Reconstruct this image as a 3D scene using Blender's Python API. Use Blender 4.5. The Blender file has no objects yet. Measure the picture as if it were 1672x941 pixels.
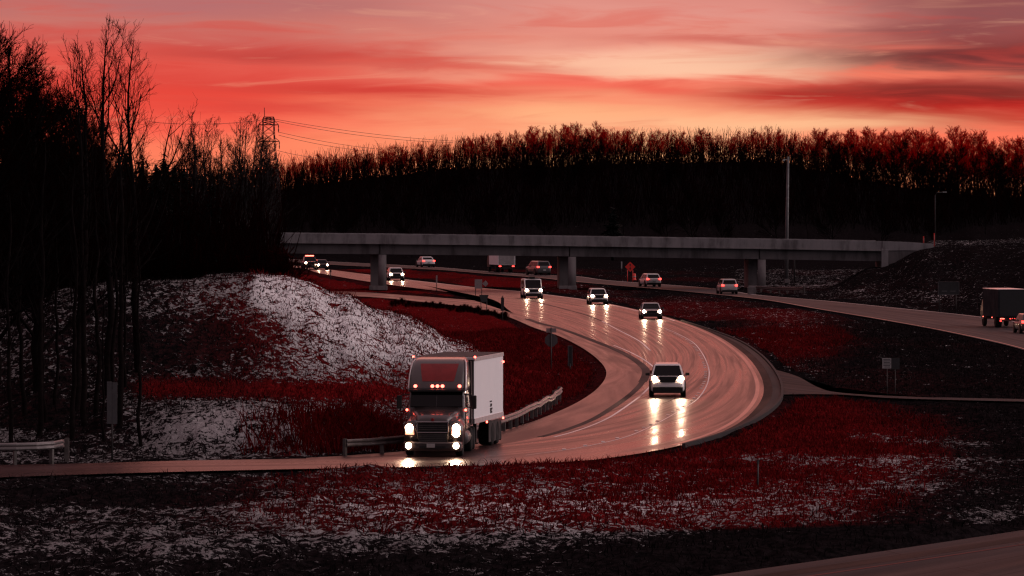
import bpy, bmesh, math, random
import numpy as np
from mathutils import Vector, Matrix
R = math.radians
C = bpy.context.scene
COL = C.collection

# ------------------------------------------------------------------ camera, sky, sun, exposure
FPX, CX, HY, CH = 8360.0, 836.0, 322.0, 10.7      # focal length in photo pixels, centre column, horizon row, eye height
cam_d = bpy.data.cameras.new('camera'); cam = bpy.data.objects.new('camera', cam_d); COL.objects.link(cam)
cam.location = (0, 0, CH); cam.rotation_euler = (R(90), 0, 0)
cam_d.sensor_width = 36; cam_d.lens = 36 * FPX / 1672; cam_d.shift_y = -(470.5 - HY) / 1672
cam_d.clip_start = 1; cam_d.clip_end = 30000
C.camera = cam
C.view_settings.view_transform = 'Standard'; C.view_settings.look = 'None'
C.view_settings.exposure = 0.0; C.view_settings.gamma = 1.0; C.view_settings.use_curve_mapping = False
C.cycles.use_denoising = True
C.cycles.max_bounces = 5; C.cycles.diffuse_bounces = 2; C.cycles.glossy_bounces = 3; C.cycles.transmission_bounces = 3
C.cycles.sample_clamp_indirect = 4.0
C.cycles.filter_width = 1.3

SUN_EL, SUN_AZ = 20.0, 4.0                          # low afterglow, ahead and slightly right
sun_d = bpy.data.lights.new('sun', 'SUN'); sun = bpy.data.objects.new('sun', sun_d); COL.objects.link(sun)
sun_d.energy = 0.12; sun_d.angle = R(25); sun_d.color = (1.0, 0.42, 0.30)
sv = Vector((math.sin(R(SUN_AZ)) * math.cos(R(SUN_EL)), math.cos(R(SUN_AZ)) * math.cos(R(SUN_EL)), math.sin(R(SUN_EL))))
sun.rotation_euler = sv.to_track_quat('Z', 'Y').to_euler()

def lin(r, g, b):
    f = lambda c: (c / 255 / 12.92) if c <= 10 else ((c / 255 + 0.055) / 1.055) ** 2.4
    return (f(r), f(g), f(b), 1.0)

class NT:
    """small helper that chains shader nodes"""
    def __init__(s, tree): s.t = tree; s.n = tree.nodes; s.l = tree.links
    def new(s, typ, **kw):
        n = s.n.new(typ)
        for k, v in kw.items(): setattr(n, k, v)
        return n
    def put(s, sock, v):
        if isinstance(v, bpy.types.NodeSocket): s.l.new(v, sock)
        else: sock.default_value = v
    def m(s, op, a, b=0.0, c=0.0, clamp=False):
        n = s.new('ShaderNodeMath', operation=op); n.use_clamp = clamp
        s.put(n.inputs[0], a); s.put(n.inputs[1], b)
        if op in ('MULTIPLY_ADD', 'SMOOTH_MIN', 'WRAP'): s.put(n.inputs[2], c)
        return n.outputs[0]
    def step(s, v, a, b, lo=0.0, hi=1.0):
        n = s.new('ShaderNodeMapRange', interpolation_type='SMOOTHSTEP')
        s.put(n.inputs['Value'], v); n.inputs['From Min'].default_value = a; n.inputs['From Max'].default_value = b
        n.inputs['To Min'].default_value = lo; n.inputs['To Max'].default_value = hi
        return n.outputs[0]
    def mix(s, f, a, b):
        n = s.new('ShaderNodeMix', data_type='RGBA'); n.clamp_factor = True
        s.put(n.inputs[0], f); s.put(n.inputs[6], a); s.put(n.inputs[7], b)
        return n.outputs[2]
    def xyz(s, x, y, z=0.0):
        n = s.new('ShaderNodeCombineXYZ'); s.put(n.inputs[0], x); s.put(n.inputs[1], y); s.put(n.inputs[2], z); return n.outputs[0]
    def noise(s, vec, scale, detail=3.0, rough=0.5, dist=0.0):
        n = s.new('ShaderNodeTexNoise'); s.put(n.inputs['Vector'], vec); n.inputs['Scale'].default_value = scale
        n.inputs['Detail'].default_value = detail; n.inputs['Roughness'].default_value = rough; n.inputs['Distortion'].default_value = dist
        return n.outputs[0]
    def ramp(s, f, stops, interp='LINEAR'):
        n = s.new('ShaderNodeValToRGB'); s.put(n.inputs[0], f); e = n.color_ramp.elements; n.color_ramp.interpolation = interp
        while len(e) > 1: e.remove(e[-1])
        e[0].position = stops[0][0]; e[0].color = stops[0][1]
        for p, c in stops[1:]:
            q = e.new(p); q.color = c
        return n.outputs[0]

W = bpy.data.worlds.new('World'); C.world = W; W.use_nodes = True
def build_sky():
    T = NT(W.node_tree); T.n.clear()
    tc = T.new('ShaderNodeTexCoord'); sp = T.new('ShaderNodeSeparateXYZ'); T.l.new(tc.outputs['Generated'], sp.inputs[0])
    x, y, z = sp.outputs
    ys = T.m('MAXIMUM', y, 0.02)
    u = T.m('DIVIDE', x, ys); v = T.m('DIVIDE', z, ys)
    # cloud-deck coordinates: a across, b downwards (a degree or two of sky)
    a = T.m('MULTIPLY_ADD', u, 5.0, 0.5); b = T.m('MULTIPLY_ADD', v, -8.884, 0.342)
    w1 = T.noise(T.xyz(a, T.m('MULTIPLY', b, 4.0), 3.7), 2.6, 4, 0.55, 0.4)
    w2 = T.noise(T.xyz(a, T.m('MULTIPLY', b, 5.0), 9.1), 6.0, 4, 0.6, 0.8)
    # the decks sink to the right
    bs = T.m('MULTIPLY_ADD', a, -0.03, T.m('ADD', b, 0.015))
    bw = T.m('ADD', bs, T.m('ADD', T.m('MULTIPLY_ADD', w1, 0.10, -0.05), T.m('MULTIPLY_ADD', w2, 0.05, -0.025)))
    aw = T.m('ADD', a, T.m('MULTIPLY_ADD', w1, 0.26, -0.13))
    P = lambda q: (q + 0.60) / 0.95                 # ramp position of deck height q
    tt = T.m('DIVIDE', T.m('ADD', bw, 0.60), 0.95, clamp=True)
    L = lambda rows: [(P(q), lin(*c)) for q, c in rows]
    left = T.ramp(tt, L([(-.6, (128, 78, 78)), (-.15, (150, 84, 82)), (0, (184, 112, 108)), (.05, (200, 116, 106)), (.09, (208, 86, 78)), (.115, (226, 88, 76)),
                         (.15, (222, 74, 64)), (.19, (232, 70, 58)), (.235, (248, 96, 76)), (.28, (255, 128, 94)), (.35, (255, 150, 105))]))
    mid = T.ramp(tt, L([(-.6, (178, 60, 56)), (-.15, (194, 84, 78)), (0, (224, 150, 136)), (.045, (230, 146, 128)), (.08, (246, 178, 152)), (.115, (250, 196, 160)),
                        (.14, (248, 118, 94)), (.165, (252, 156, 118)), (.20, (255, 168, 124)), (.24, (255, 178, 130)), (.35, (255, 180, 120))]))
    right = T.ramp(tt, L([(-.6, (160, 62, 60)), (-.15, (150, 76, 74)), (0, (142, 80, 82)), (.045, (152, 74, 74)), (.085, (132, 60, 62)), (.11, (150, 62, 60)), (.135, (208, 84, 72)),
                          (.16, (130, 34, 34)), (.185, (180, 22, 26)), (.205, (200, 26, 28)), (.225, (250, 110, 84)), (.27, (255, 150, 110)), (.35, (255, 160, 110))]))
    f1 = T.step(aw, 0.24, 0.58); f2 = T.step(aw, 0.68, 0.93)
    col = T.mix(f2, T.mix(f1, left, mid), right)
    def blob(a0, b0, sa, sb, tilt=0.0):
        da = T.m('DIVIDE', T.m('SUBTRACT', aw, a0), sa)
        db = T.m('DIVIDE', T.m('SUBTRACT', T.m('MULTIPLY_ADD', T.m('SUBTRACT', a, a0), -tilt, T.m('ADD', b, T.m('MULTIPLY_ADD', w2, 0.04, -0.02))), b0), sb)
        r2 = T.m('ADD', T.m('MULTIPLY', da, da), T.m('MULTIPLY', db, db))
        return T.m('POWER', 2.718, T.m('MULTIPLY', r2, -1.0))
    for (a0, b0, sa, sb, tl, k, c) in [
            (.66, .108, .14, .026, .02, .8, (255, 204, 168)), (.68, .070, .13, .009, .02, .7, (200, 96, 86)), (.26, .098, .11, .013, .06, .75, (190, 62, 58)),
            (.42, .115, .10, .009, .06, .7, (214, 76, 66)), (.37, .155, .13, .013, .03, .8, (204, 52, 48)), (.30, .19, .12, .010, .02, .6, (214, 62, 56)),
            (.52, .136, .08, .010, .08, .75, (244, 98, 82)), (.645, .155, .075, .008, .06, .7, (240, 92, 76)), (.58, .176, .06, .006, .04, .5, (250, 130, 100)),
            (.81, .168, .11, .017, .02, .9, (208, 42, 40)), (.96, .190, .19, .024, .02, .95, (186, 12, 22)), (.94, .158, .15, .017, .0, .9, (112, 28, 32)),
            (.95, .098, .17, .022, .0, .88, (108, 40, 46)), (.91, .052, .14, .009, .0, .6, (136, 74, 76)), (.87, .080, .06, .006, .0, .5, (232, 110, 92)),
            (.18, .012, .10, .022, .0, .5, (172, 108, 114)), (.76, .214, .20, .017, .0, .85, (255, 198, 148)), (.55, .195, .10, .016, .0, .6, (255, 190, 136)),
            (.87, .130, .10, .009, .0, .8, (250, 124, 96)), (.36, .250, .18, .02, .0, .7, (255, 140, 100)), (.97, .236, .09, .014, .0, .7, (255, 124, 92))]:
        col = T.mix(T.m('MULTIPLY', blob(a0, b0, sa, sb, tl), k), col, lin(*c))
    col = T.mix(T.step(w2, .48, .75, 0, .34), col, lin(214, 66, 58)); col = T.mix(T.step(w2, .25, .45, .22, 0), col, lin(255, 190, 150))
    tint = T.new('ShaderNodeMix', data_type='RGBA', blend_type='MULTIPLY'); tint.inputs[0].default_value = 1; T.l.new(col, tint.inputs[6]); tint.inputs[7].default_value = (1.0, .94, .97, 1); col = tint.outputs[2]
    # above and behind: dull grey-pink dusk
    el = z
    high = T.mix(T.step(el, .10, .75), lin(200, 94, 92), lin(154, 126, 132))
    back = T.mix(T.step(el, .0, .7), lin(100, 98, 106), lin(154, 126, 132))
    side = T.mix(T.step(y, -.1, .85), back, high)
    side = T.mix(T.m('MULTIPLY', T.step(x, .35, .95), T.step(y, -.75, -.1)), side, (1.9, 1.6, 1.62, 1))  # added bright patch in the unseen sky at right, lifts the trailer side
    wf = T.m('MULTIPLY', T.step(el, .06, .22, 1, 0), T.step(y, .55, .97))
    col = T.mix(wf, side, col)
    col = T.mix(T.step(z, -.02, .0, 1, 0), col, (.01, .008, .008, 1))
    sky = T.new('ShaderNodeTexSky', sky_type='NISHITA'); sky.sun_disc = False; sky.sun_elevation = R(SUN_EL); sky.sun_rotation = R(SUN_AZ)
    bg = T.new('ShaderNodeBackground'); T.l.new(col, bg.inputs[0]); bg.inputs[1].default_value = 1.0
    bg2 = T.new('ShaderNodeBackground'); T.l.new(sky.outputs[0], bg2.inputs[0]); bg2.inputs[1].default_value = 0.0004
    ad = T.new('ShaderNodeAddShader'); T.l.new(bg.outputs[0], ad.inputs[0]); T.l.new(bg2.outputs[0], ad.inputs[1])
    out = T.new('ShaderNodeOutputWorld'); T.l.new(ad.outputs[0], out.inputs[0])
build_sky()
try:
    W.cycles.sampling_method = 'MANUAL'; W.cycles.sample_map_resolution = 2048
except Exception: pass

# ------------------------------------------------------------------ helpers
def G(px, py, z=0.0):
    """the point of the level ground seen at a photo pixel"""
    d = FPX * (CH - z) / (py - HY); return Vector(((px - CX) * d / FPX, d, z))
def P3(px, py, d):
    return Vector(((px - CX) * d / FPX, d, CH - (py - HY) * d / FPX))
def dist_of(py): return FPX * CH / (py - HY)

MATS = {}
def mat(name, col, rough=0.6, metal=0.0, var=0.25, scale=3.0, emit=None, power=0.0, bump=0.0, coat=0.0, spec=0.5):
    if name in MATS: return MATS[name]
    m = bpy.data.materials.new(name); m.use_nodes = True; T = NT(m.node_tree)
    b = T.n['Principled BSDF']; tc = T.new('ShaderNodeTexCoord')
    n = T.noise(tc.outputs['Object'], scale, 4, 0.6)
    c = (col[0], col[1], col[2], 1)
    dk = (col[0] * (1 - var), col[1] * (1 - var), col[2] * (1 - var), 1)
    T.l.new(T.mix(T.step(n, .3, .7), dk, c), b.inputs['Base Color'])
    T.put(b.inputs['Roughness'], T.step(n, .3, .7, min(1, rough * 1.15), rough * .85))
    b.inputs['Metallic'].default_value = metal; b.inputs['Coat Weight'].default_value = coat; b.inputs['Specular IOR Level'].default_value = spec
    if emit:
        b.inputs['Emission Color'].default_value = (*emit, 1); b.inputs['Emission Strength'].default_value = power
    if bump:
        bp = T.new('ShaderNodeBump'); bp.inputs['Strength'].default_value = bump; T.l.new(n, bp.inputs['Height']); T.l.new(bp.outputs[0], b.inputs['Normal'])
    MATS[name] = m; return m

class MB:
    """collects shapes that become ONE mesh object"""
    def __init__(s): s.v = []; s.f = []; s.sm = []
    def add(s, vs, fs, smooth=False):
        o = len(s.v); s.v += [tuple(p) for p in vs]; s.f += [tuple(i + o for i in f) for f in fs]; s.sm += [smooth] * len(fs); return s
    def hexa(s, p, smooth=False):      # 8 points: bottom four, top four
        return s.add(p, [(0, 3, 2, 1), (4, 5, 6, 7), (0, 1, 5, 4), (1, 2, 6, 5), (2, 3, 7, 6), (3, 0, 4, 7)], smooth)
    def box(s, c, d, rz=0.0, rx=0.0):
        M = Matrix.Rotation(rz, 3, 'Z') @ Matrix.Rotation(rx, 3, 'X'); c = Vector(c); h = Vector(d) / 2
        q = [(-1, -1), (1, -1), (1, 1), (-1, 1)]
        return s.hexa([c + M @ Vector((a * h.x, b * h.y, k * h.z)) for k in (-1, 1) for a, b in q])
    def loft(s, rings, cap=True, smooth=True, closed=True):
        n = len(rings[0]); vs = [p for r in rings for p in r]; fs = []
        for i in range(len(rings) - 1):
            for j in range(n if closed else n - 1):
                k = (j + 1) % n; fs.append((i * n + j, i * n + k, (i + 1) * n + k, (i + 1) * n + j))
        if cap: fs += [tuple(range(n))[::-1], tuple((len(rings) - 1) * n + j for j in range(n))]
        return s.add(vs, fs, smooth)
    def tube(s, pts, r, k=6, smooth=True):
        pts = [Vector(p) for p in pts]; rs = r if isinstance(r, (list, tuple)) else [r] * len(pts); rings = []
        for i, p in enumerate(pts):
            t = (pts[min(i + 1, len(pts) - 1)] - pts[max(i - 1, 0)]).normalized()
            a = t.cross(Vector((0, 0, 1)) if abs(t.z) < .9 else Vector((1, 0, 0))).normalized(); b = t.cross(a)
            rings.append([p + (a * math.cos(2 * math.pi * j / k) + b * math.sin(2 * math.pi * j / k)) * rs[i] for j in range(k)])
        return s.loft(rings, True, smooth)
    def lathe(s, prof, c, axis='x', n=20, smooth=True):   # prof: (radius, along the axis)
        c = Vector(c); rings = []
        for r, h in prof:
            ring = []
            for j in range(n):
                a = 2 * math.pi * j / n; p, q = r * math.cos(a), r * math.sin(a)
                ring.append(c + Vector({'x': (h, p, q), 'y': (p, h, q), 'z': (p, q, h)}[axis]))
            rings.append(ring)
        return s.loft(rings, True, smooth)
    def prism(s, poly, axis, a, b):    # polygon in the two other axes, extruded from a to b
        def pt(p, h): return {'x': (h, p[0], p[1]), 'y': (p[0], h, p[1]), 'z': (p[0], p[1], h)}[axis]
        return s.loft([[pt(p, a) for p in poly], [pt(p, b) for p in poly]], True, False)
    def panel(s, quad, th=0.008):      # a thin slab standing proud of a four-cornered face
        q = [Vector(p) for p in quad]; n = (q[1] - q[0]).cross(q[3] - q[0]).normalized() * th
        return s.hexa([p - n * .6 for p in q] + [p + n for p in q])
    def build(s, name, m, parent=None, bevel=0.0, sub=0, loc=None):
        me = bpy.data.meshes.new(name); me.from_pydata(s.v, [], s.f)
        me.polygons.foreach_set('use_smooth', s.sm)
        bm = bmesh.new(); bm.from_mesh(me); bmesh.ops.recalc_face_normals(bm, faces=bm.faces); bm.to_mesh(me); bm.free()
        for k in (m if isinstance(m, (list, tuple)) else [m]): me.materials.append(k)
        o = bpy.data.objects.new(name, me); COL.objects.link(o)
        if parent is not None: o.parent = parent
        if loc is not None: o.location = loc
        if bevel:
            k = o.modifiers.new('edge', 'BEVEL'); k.width = bevel; k.segments = 2; k.limit_method = 'ANGLE'
        if sub:
            k = o.modifiers.new('smooth', 'SUBSURF'); k.levels = sub; k.render_levels = sub
        return o

def tag(o, label=None, cat=None, group=None, kind=None):
    for k, v in (('label', label), ('category', cat), ('group', group), ('kind', kind)):
        if v: o[k] = v
    return o
def thing(name, label, cat, loc=(0, 0, 0), rz=0.0, group=None, scale=1.0):
    o = bpy.data.objects.new(name, None); COL.objects.link(o); o.location = loc; o.rotation_euler = (0, 0, rz); o.scale = (scale,) * 3
    return tag(o, label, cat, group)
def kids(o): return [c for c in bpy.data.objects if c.parent == o]
def copy_tree(o, parent=None):
    c = o.copy(); COL.objects.link(c)
    if parent is not None: c.parent = parent
    for ch in kids(o): copy_tree(ch, c)
    return c
def raw_mesh(name, v, quads, mats, smooth=True, midx=None, tris=None):
    me = bpy.data.meshes.new(name)
    v = np.asarray(v, np.float32).reshape(-1, 3); q = np.asarray(quads, np.int32).reshape(-1, 4) if quads is not None and len(quads) else np.zeros((0, 4), np.int32)
    t = np.asarray(tris, np.int32).reshape(-1, 3) if tris is not None else np.zeros((0, 3), np.int32)
    me.vertices.add(len(v)); me.vertices.foreach_set('co', v.ravel())
    me.loops.add(q.size + t.size); me.loops.foreach_set('vertex_index', np.concatenate([q.ravel(), t.ravel()]))
    ls = np.concatenate([np.arange(len(q)) * 4, q.size + np.arange(len(t)) * 3]).astype(np.int32)
    me.polygons.add(len(q) + len(t)); me.polygons.foreach_set('loop_start', ls)
    me.polygons.foreach_set('use_smooth', np.full(len(ls), smooth))
    for m in mats: me.materials.append(m)
    if midx is not None: me.polygons.foreach_set('material_index', midx)
    me.update(calc_edges=True); me.validate(); return me
def link(name, me, parent=None):
    o = bpy.data.objects.new(name, me); COL.objects.link(o)
    if parent is not None: o.parent = parent
    return o

def vnoise(x, y, seed=0):
    xi = np.floor(x).astype(np.int64); yi = np.floor(y).astype(np.int64); fx = x - xi; fy = y - yi
    fx = fx * fx * (3 - 2 * fx); fy = fy * fy * (3 - 2 * fy)
    def h(i, j):
        n = (i * 374761393 + j * 668265263 + seed * 1442695041) & 0xffffffff
        n = ((n ^ (n >> 13)) * 1274126177) & 0xffffffff
        return ((n ^ (n >> 16)) & 0xffff) / 65535.0
    return (h(xi, yi) * (1 - fx) + h(xi + 1, yi) * fx) * (1 - fy) + (h(xi, yi + 1) * (1 - fx) + h(xi + 1, yi + 1) * fx) * fy
def fbm(x, y, oct=4, seed=0):
    s = 0; a = .5; tot = 0
    for i in range(oct):
        s = s + a * vnoise(x * 2 ** i, y * 2 ** i, seed + i * 17); tot += a; a *= .5
    return s / tot

# ------------------------------------------------------------------ roads
def smooth_line(pts, n):
    pts = np.array(pts, float); ch = np.concatenate([[0], np.cumsum(np.hypot(*np.diff(pts, axis=0).T))])
    t = np.linspace(0, ch[-1], n); out = np.zeros((n, 2))
    m = np.zeros_like(pts)                         # Hermite tangents
    for i in range(len(pts)):
        a, b = max(i - 1, 0), min(i + 1, len(pts) - 1); m[i] = (pts[b] - pts[a]) / max(ch[b] - ch[a], 1e-6)
    k = np.clip(np.searchsorted(ch, t, side='right') - 1, 0, len(pts) - 2)
    h = (ch[k + 1] - ch[k])[:, None]; s = ((t - ch[k])[:, None]) / h
    return (2*s**3 - 3*s**2 + 1) * pts[k] + (s**3 - 2*s**2 + s) * h * m[k] + (-2*s**3 + 3*s**2) * pts[k+1] + (s**3 - s**2) * h * m[k+1]
def edge(pix, n): return smooth_line([G(*p)[:2] for p in pix], n)
NR = 160
MAIN_OUT = edge([(400, 429), (505, 436), (542, 441), (659, 456), (719, 463), (791, 471), (851, 476), (900, 482), (960, 490), (1035, 505), (1105, 523), (1165, 546), (1211, 575), (1238, 606), (1247, 640), (1228, 674), (1183, 704), (1110, 728), (1020, 745), (900, 757), (700, 763), (560, 765), (285, 771), (0, 780), (-250, 790)], NR)
GORE = edge([(838, 512), (877, 527), (912, 536), (969, 557), (1019, 578), (1052, 601), (1053, 617), (1035, 640), (1000, 666), (960, 689), (895, 711), (813, 727), (700, 741), (560, 748), (285, 753), (107, 758), (0, 760), (-250, 764)], NR)
MAIN_IN = edge([(400, 430.5), (490, 438), (520, 446), (600, 460), (680, 471), (745, 479), (800, 488), (838, 512)], 60)
MAIN_IN = np.concatenate([MAIN_IN[:-1], GORE])
def resample(line, n):
    ch = np.concatenate([[0], np.cumsum(np.hypot(*np.diff(line, axis=0).T))]); t = np.linspace(0, ch[-1], n)
    return np.stack([np.interp(t, ch, line[:, 0]), np.interp(t, ch, line[:, 1])], 1)
RAMP_L = edge([(470, 480), (600, 485), (695, 494), (760, 501), (802, 509), (836, 520), (871, 535), (910, 548), (950, 568), (980, 591), (990, 610), (978, 632), (943, 657), (880, 685), (820, 704), (760, 722), (700, 733), (600, 742), (500, 748)], NR)
RAMP_R = edge([(470, 474), (583, 477), (671, 483), (777, 491), (836, 496), (880, 515), (930, 540), (969, 557), (1019, 578), (1055, 603), (1056, 617), (1040, 640), (1000, 668), (960, 691), (895, 713), (813, 729), (760, 735), (700, 744), (600, 750), (500, 752)], NR)
UP_A = edge([(380, 417), (533, 427), (633, 432), (719, 437), (791, 443), (880, 449), (936, 451), (993, 458), (1074, 464), (1172, 472), (1240, 482), (1355, 492), (1463, 503), (1571, 514), (1672, 527), (1850, 556)], NR)
UP_B = edge([(380, 420), (533, 432), (633, 437), (719, 441), (791, 447), (880, 454), (936, 460), (1048, 470), (1127, 477), (1240, 489), (1328, 504), (1436, 522), (1544, 542), (1672, 572), (1850, 640)], NR)
DRIVE_A = edge([(1252, 600), (1300, 614), (1337, 633), (1369, 641), (1462, 647), (1672, 652), (1900, 656)], 60)
DRIVE_B = edge([(1262, 645), (1300, 644), (1344, 644), (1380, 645), (1462, 650.5), (1672, 656), (1900, 660)], 60)
FORE_A = edge([(1000, 966), (1162, 941), (1405, 906), (1672, 866), (1900, 832)], 60)
FORE_B = edge([(1450, 1040), (1600, 1010), (1800, 980), (2000, 950), (2200, 920)], 60)

def extend(line, L):
    t = line[-1] - line[-4]; t /= np.hypot(*t); n = 12
    return np.concatenate([line, line[-1] + t * np.linspace(L / n, L, n)[:, None]])
UP_A, UP_B = extend(UP_A, 170), extend(UP_B, 170); DRIVE_A, DRIVE_B = extend(DRIVE_A, 60), extend(DRIVE_B, 60); FORE_A, FORE_B = extend(FORE_A, 50), extend(FORE_B, 50)
def offset(line, w):
    t = np.gradient(line, axis=0); t /= np.hypot(t[:, 0], t[:, 1])[:, None] + 1e-9
    return line + np.stack([-t[:, 1], t[:, 0]], 1) * w
def ribbon(name, A, B, z, m, nx=8, parent=None, kind='structure', crown=0.0):
    n = max(len(A), len(B)); A = resample(A, n) if len(A) != n else A; B = resample(B, n) if len(B) != n else B
    t = np.linspace(0, 1, nx + 1)
    pts = A[:, None, :] * (1 - t)[None, :, None] + B[:, None, :] * t[None, :, None]
    zz = np.full(pts.shape[:2] + (1,), z); V = np.concatenate([pts, zz], 2).reshape(-1, 3)
    i, j = np.meshgrid(np.arange(n - 1), np.arange(nx), indexing='ij'); a = i * (nx + 1) + j
    Q = np.stack([a, a + 1, a + nx + 2, a + nx + 1], -1).reshape(-1, 4)
    me = raw_mesh(name, V, Q, [m]); me.polygons.foreach_set('use_smooth', np.ones(len(Q), bool))
    mid = (A + B) / 2; al = np.concatenate([[0], np.cumsum(np.hypot(*np.diff(mid, axis=0).T))]); wd = np.hypot(*(A - B).T)
    uv = np.stack([np.repeat(al[:, None], nx + 1, 1), t[None, :] * wd[:, None]], -1).reshape(-1, 2)
    lay = me.uv_layers.new(name='along'); lay.data.foreach_set('uv', uv[Q.ravel()].ravel().astype(np.float32))
    o = link(name, me, parent)
    if kind and parent is None: o['kind'] = kind
    return o
def stripe(name, line, w, z, m, parent=None):
    return ribbon(name, offset(line, w / 2), offset(line, -w / 2), z, m, 1, parent)

def road_mat(name, col, r0, r1, seed, slab=True, spec=0.5):
    m = bpy.data.materials.new(name); m.use_nodes = True; T = NT(m.node_tree); b = T.n['Principled BSDF']
    uv = T.new('ShaderNodeUVMap'); uv.uv_map = 'along'; sp = T.new('ShaderNodeSeparateXYZ'); T.l.new(uv.outputs[0], sp.inputs[0]); ua, va = sp.outputs[0], sp.outputs[1]
    streak = T.noise(T.xyz(T.m('MULTIPLY', ua, .012), T.m('MULTIPLY', va, 1.0), seed), 1.0, 2, .4)
    patch = T.noise(T.xyz(T.m('MULTIPLY', ua, .05), T.m('MULTIPLY', va, .30), seed + 5), 1.0, 3, .5)
    fine = T.noise(T.xyz(ua, va, seed), 6.0, 3, .6)
    tr = T.m('MULTIPLY', T.m('SINE', T.m('MULTIPLY', va, 3.49)), .5)
    f = T.m('ADD', T.m('MULTIPLY', streak, .28), T.m('ADD', T.m('MULTIPLY', patch, .62), T.m('MULTIPLY_ADD', tr, .06, .06)), clamp=True)
    c0 = (col[0] * .62, col[1] * .62, col[2] * .62, 1); c1 = (col[0] * 1.35, col[1] * 1.35, col[2] * 1.35, 1)
    cc = T.mix(T.step(f, .28, .72), c0, c1)
    if slab:
        br = T.new('ShaderNodeTexBrick'); T.l.new(uv.outputs[0], br.inputs['Vector']); br.inputs['Scale'].default_value = 1.0
        br.inputs['Brick Width'].default_value = 22.0; br.inputs['Row Height'].default_value = 3.6; br.inputs['Mortar Size'].default_value = .05; br.offset = 0.3
        br.inputs['Color1'].default_value = (1.15, 1.12, 1.12, 1); br.inputs['Color2'].default_value = (.78, .78, .78, 1); br.inputs['Mortar'].default_value = (.35, .35, .35, 1)
        mm = T.new('ShaderNodeMix', data_type='RGBA', blend_type='MULTIPLY'); mm.inputs[0].default_value = 1; T.l.new(cc, mm.inputs[6]); T.l.new(br.outputs[0], mm.inputs[7]); cc = mm.outputs[2]
    T.l.new(cc, b.inputs['Base Color'])
    wet = T.noise(T.xyz(T.m('MULTIPLY', ua, .03), T.m('MULTIPLY', va, .33), seed + 9), 1.0, 4, .6, .6)
    wf = T.m('ADD', T.m('MULTIPLY', wet, .62), T.m('ADD', T.m('MULTIPLY', f, .22), T.m('MULTIPLY', fine, .16)))
    T.put(b.inputs['Roughness'], T.step(wf, .30, .68, r0, r1))
    T.put(b.inputs['Specular IOR Level'], T.step(wf, .34, .66, spec * 1.25, spec * .75))
    bp = T.new('ShaderNodeBump'); bp.inputs['Strength'].default_value = .06; bp.inputs['Distance'].default_value = .008
    T.l.new(T.m('ADD', fine, T.m('MULTIPLY', patch, .4)), bp.inputs['Height']); T.l.new(bp.outputs[0], b.inputs['Normal'])
    return m
M_WET = road_mat('wet_concrete_pavement', (.042, .022, .022), .18, .46, 1.0, True, .09)
M_RAMP = road_mat('worn_concrete_ramp', (.055, .030, .029), .26, .50, 4.0, True, .10)
M_FAR = road_mat('far_pavement', (.045, .043, .045), .55, .75, 8.0, True, .05)
M_ASPH = road_mat('dark_asphalt_shoulder', (.010, .010, .010), .6, .8, 11.0, False, .06)
M_GUT = road_mat('concrete_gutter', (.045, .043, .044), .65, .85, 14.0, False, .05)
M_WHITE = road_mat('worn_white_line', (.75, .68, .66), .4, .6, 17.0, False)
M_RED = road_mat('worn_edge_line', (.42, .17, .13), .35, .55, 19.0, False)
M_SEAM = road_mat('dark_joint', (.012, .012, .012), .6, .8, 21.0, False, .2)
M_FORE = road_mat('foreground_pavement', (.032, .031, .033), .6, .8, 25.0, True, .04)

road = ribbon('road', MAIN_OUT, MAIN_IN, 0.012, M_WET, 10)
ramp_road = ribbon('ramp_road', RAMP_L, RAMP_R, 0.006, M_RAMP, 6)
upper_road = ribbon('upper_road', UP_A, UP_B, 0.010, M_FAR, 8)
driveway = ribbon('driveway', DRIVE_A, DRIVE_B, 0.004, M_FORE, 4)
near_road = ribbon('near_road', FORE_A, FORE_B, 0.010, M_FORE, 6)
k0, k1 = 40, 139                                   # stretch of the outer bend with a paved shoulder and kerb
def sub(line, a, b): return line[int(a * (len(line) - 1)):int(b * (len(line) - 1)) + 1]
OUT_BEND = resample(sub(MAIN_OUT, .60, .935), 160)
sgn = 1.0 if offset(OUT_BEND, 1.0)[80][0] > OUT_BEND[80][0] else -1.0
ang = np.linspace(0, 1, 160)
def varoff(line, w):                               # offset with a width that tapers at both ends
    t = np.gradient(line, axis=0); t /= np.hypot(t[:, 0], t[:, 1])[:, None] + 1e-9
    return line + np.stack([-t[:, 1], t[:, 0]], 1) * (w * sgn)[:, None]
taper = np.clip(np.minimum(ang / .35, (1 - ang) / .25), 0, 1); taper = taper * taper * (3 - 2 * taper)
tgx = np.gradient(OUT_BEND, axis=0); tgx = np.abs(tgx[:, 0]) / np.hypot(*tgx.T); taper = taper * (1 + 1.6 * tgx ** 2 * (ang > .4))
SH1 = varoff(OUT_BEND, .06 + .42 * taper); SH2 = varoff(OUT_BEND, .10 + .82 * taper)
shoulder = ribbon('shoulder', OUT_BEND, SH1, 0.008, M_ASPH, 2)
gutter = ribbon('gutter', SH1, SH2, 0.020, M_GUT, 2)
kb = MB()
def kerb_line(mb, line, w, h):
    a = offset(line, w / 2); b = offset(line, -w / 2)
    mb.loft([[(a[i][0], a[i][1], -.1), (a[i][0], a[i][1], h), (b[i][0], b[i][1], h), (b[i][0], b[i][1], -.1)] for i in range(len(line))], True, False)
kerb_line(kb, varoff(OUT_BEND, .18 + .84 * taper), .14, .10)
tag(kb.build('kerb', M_GUT), kind='structure')
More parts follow.
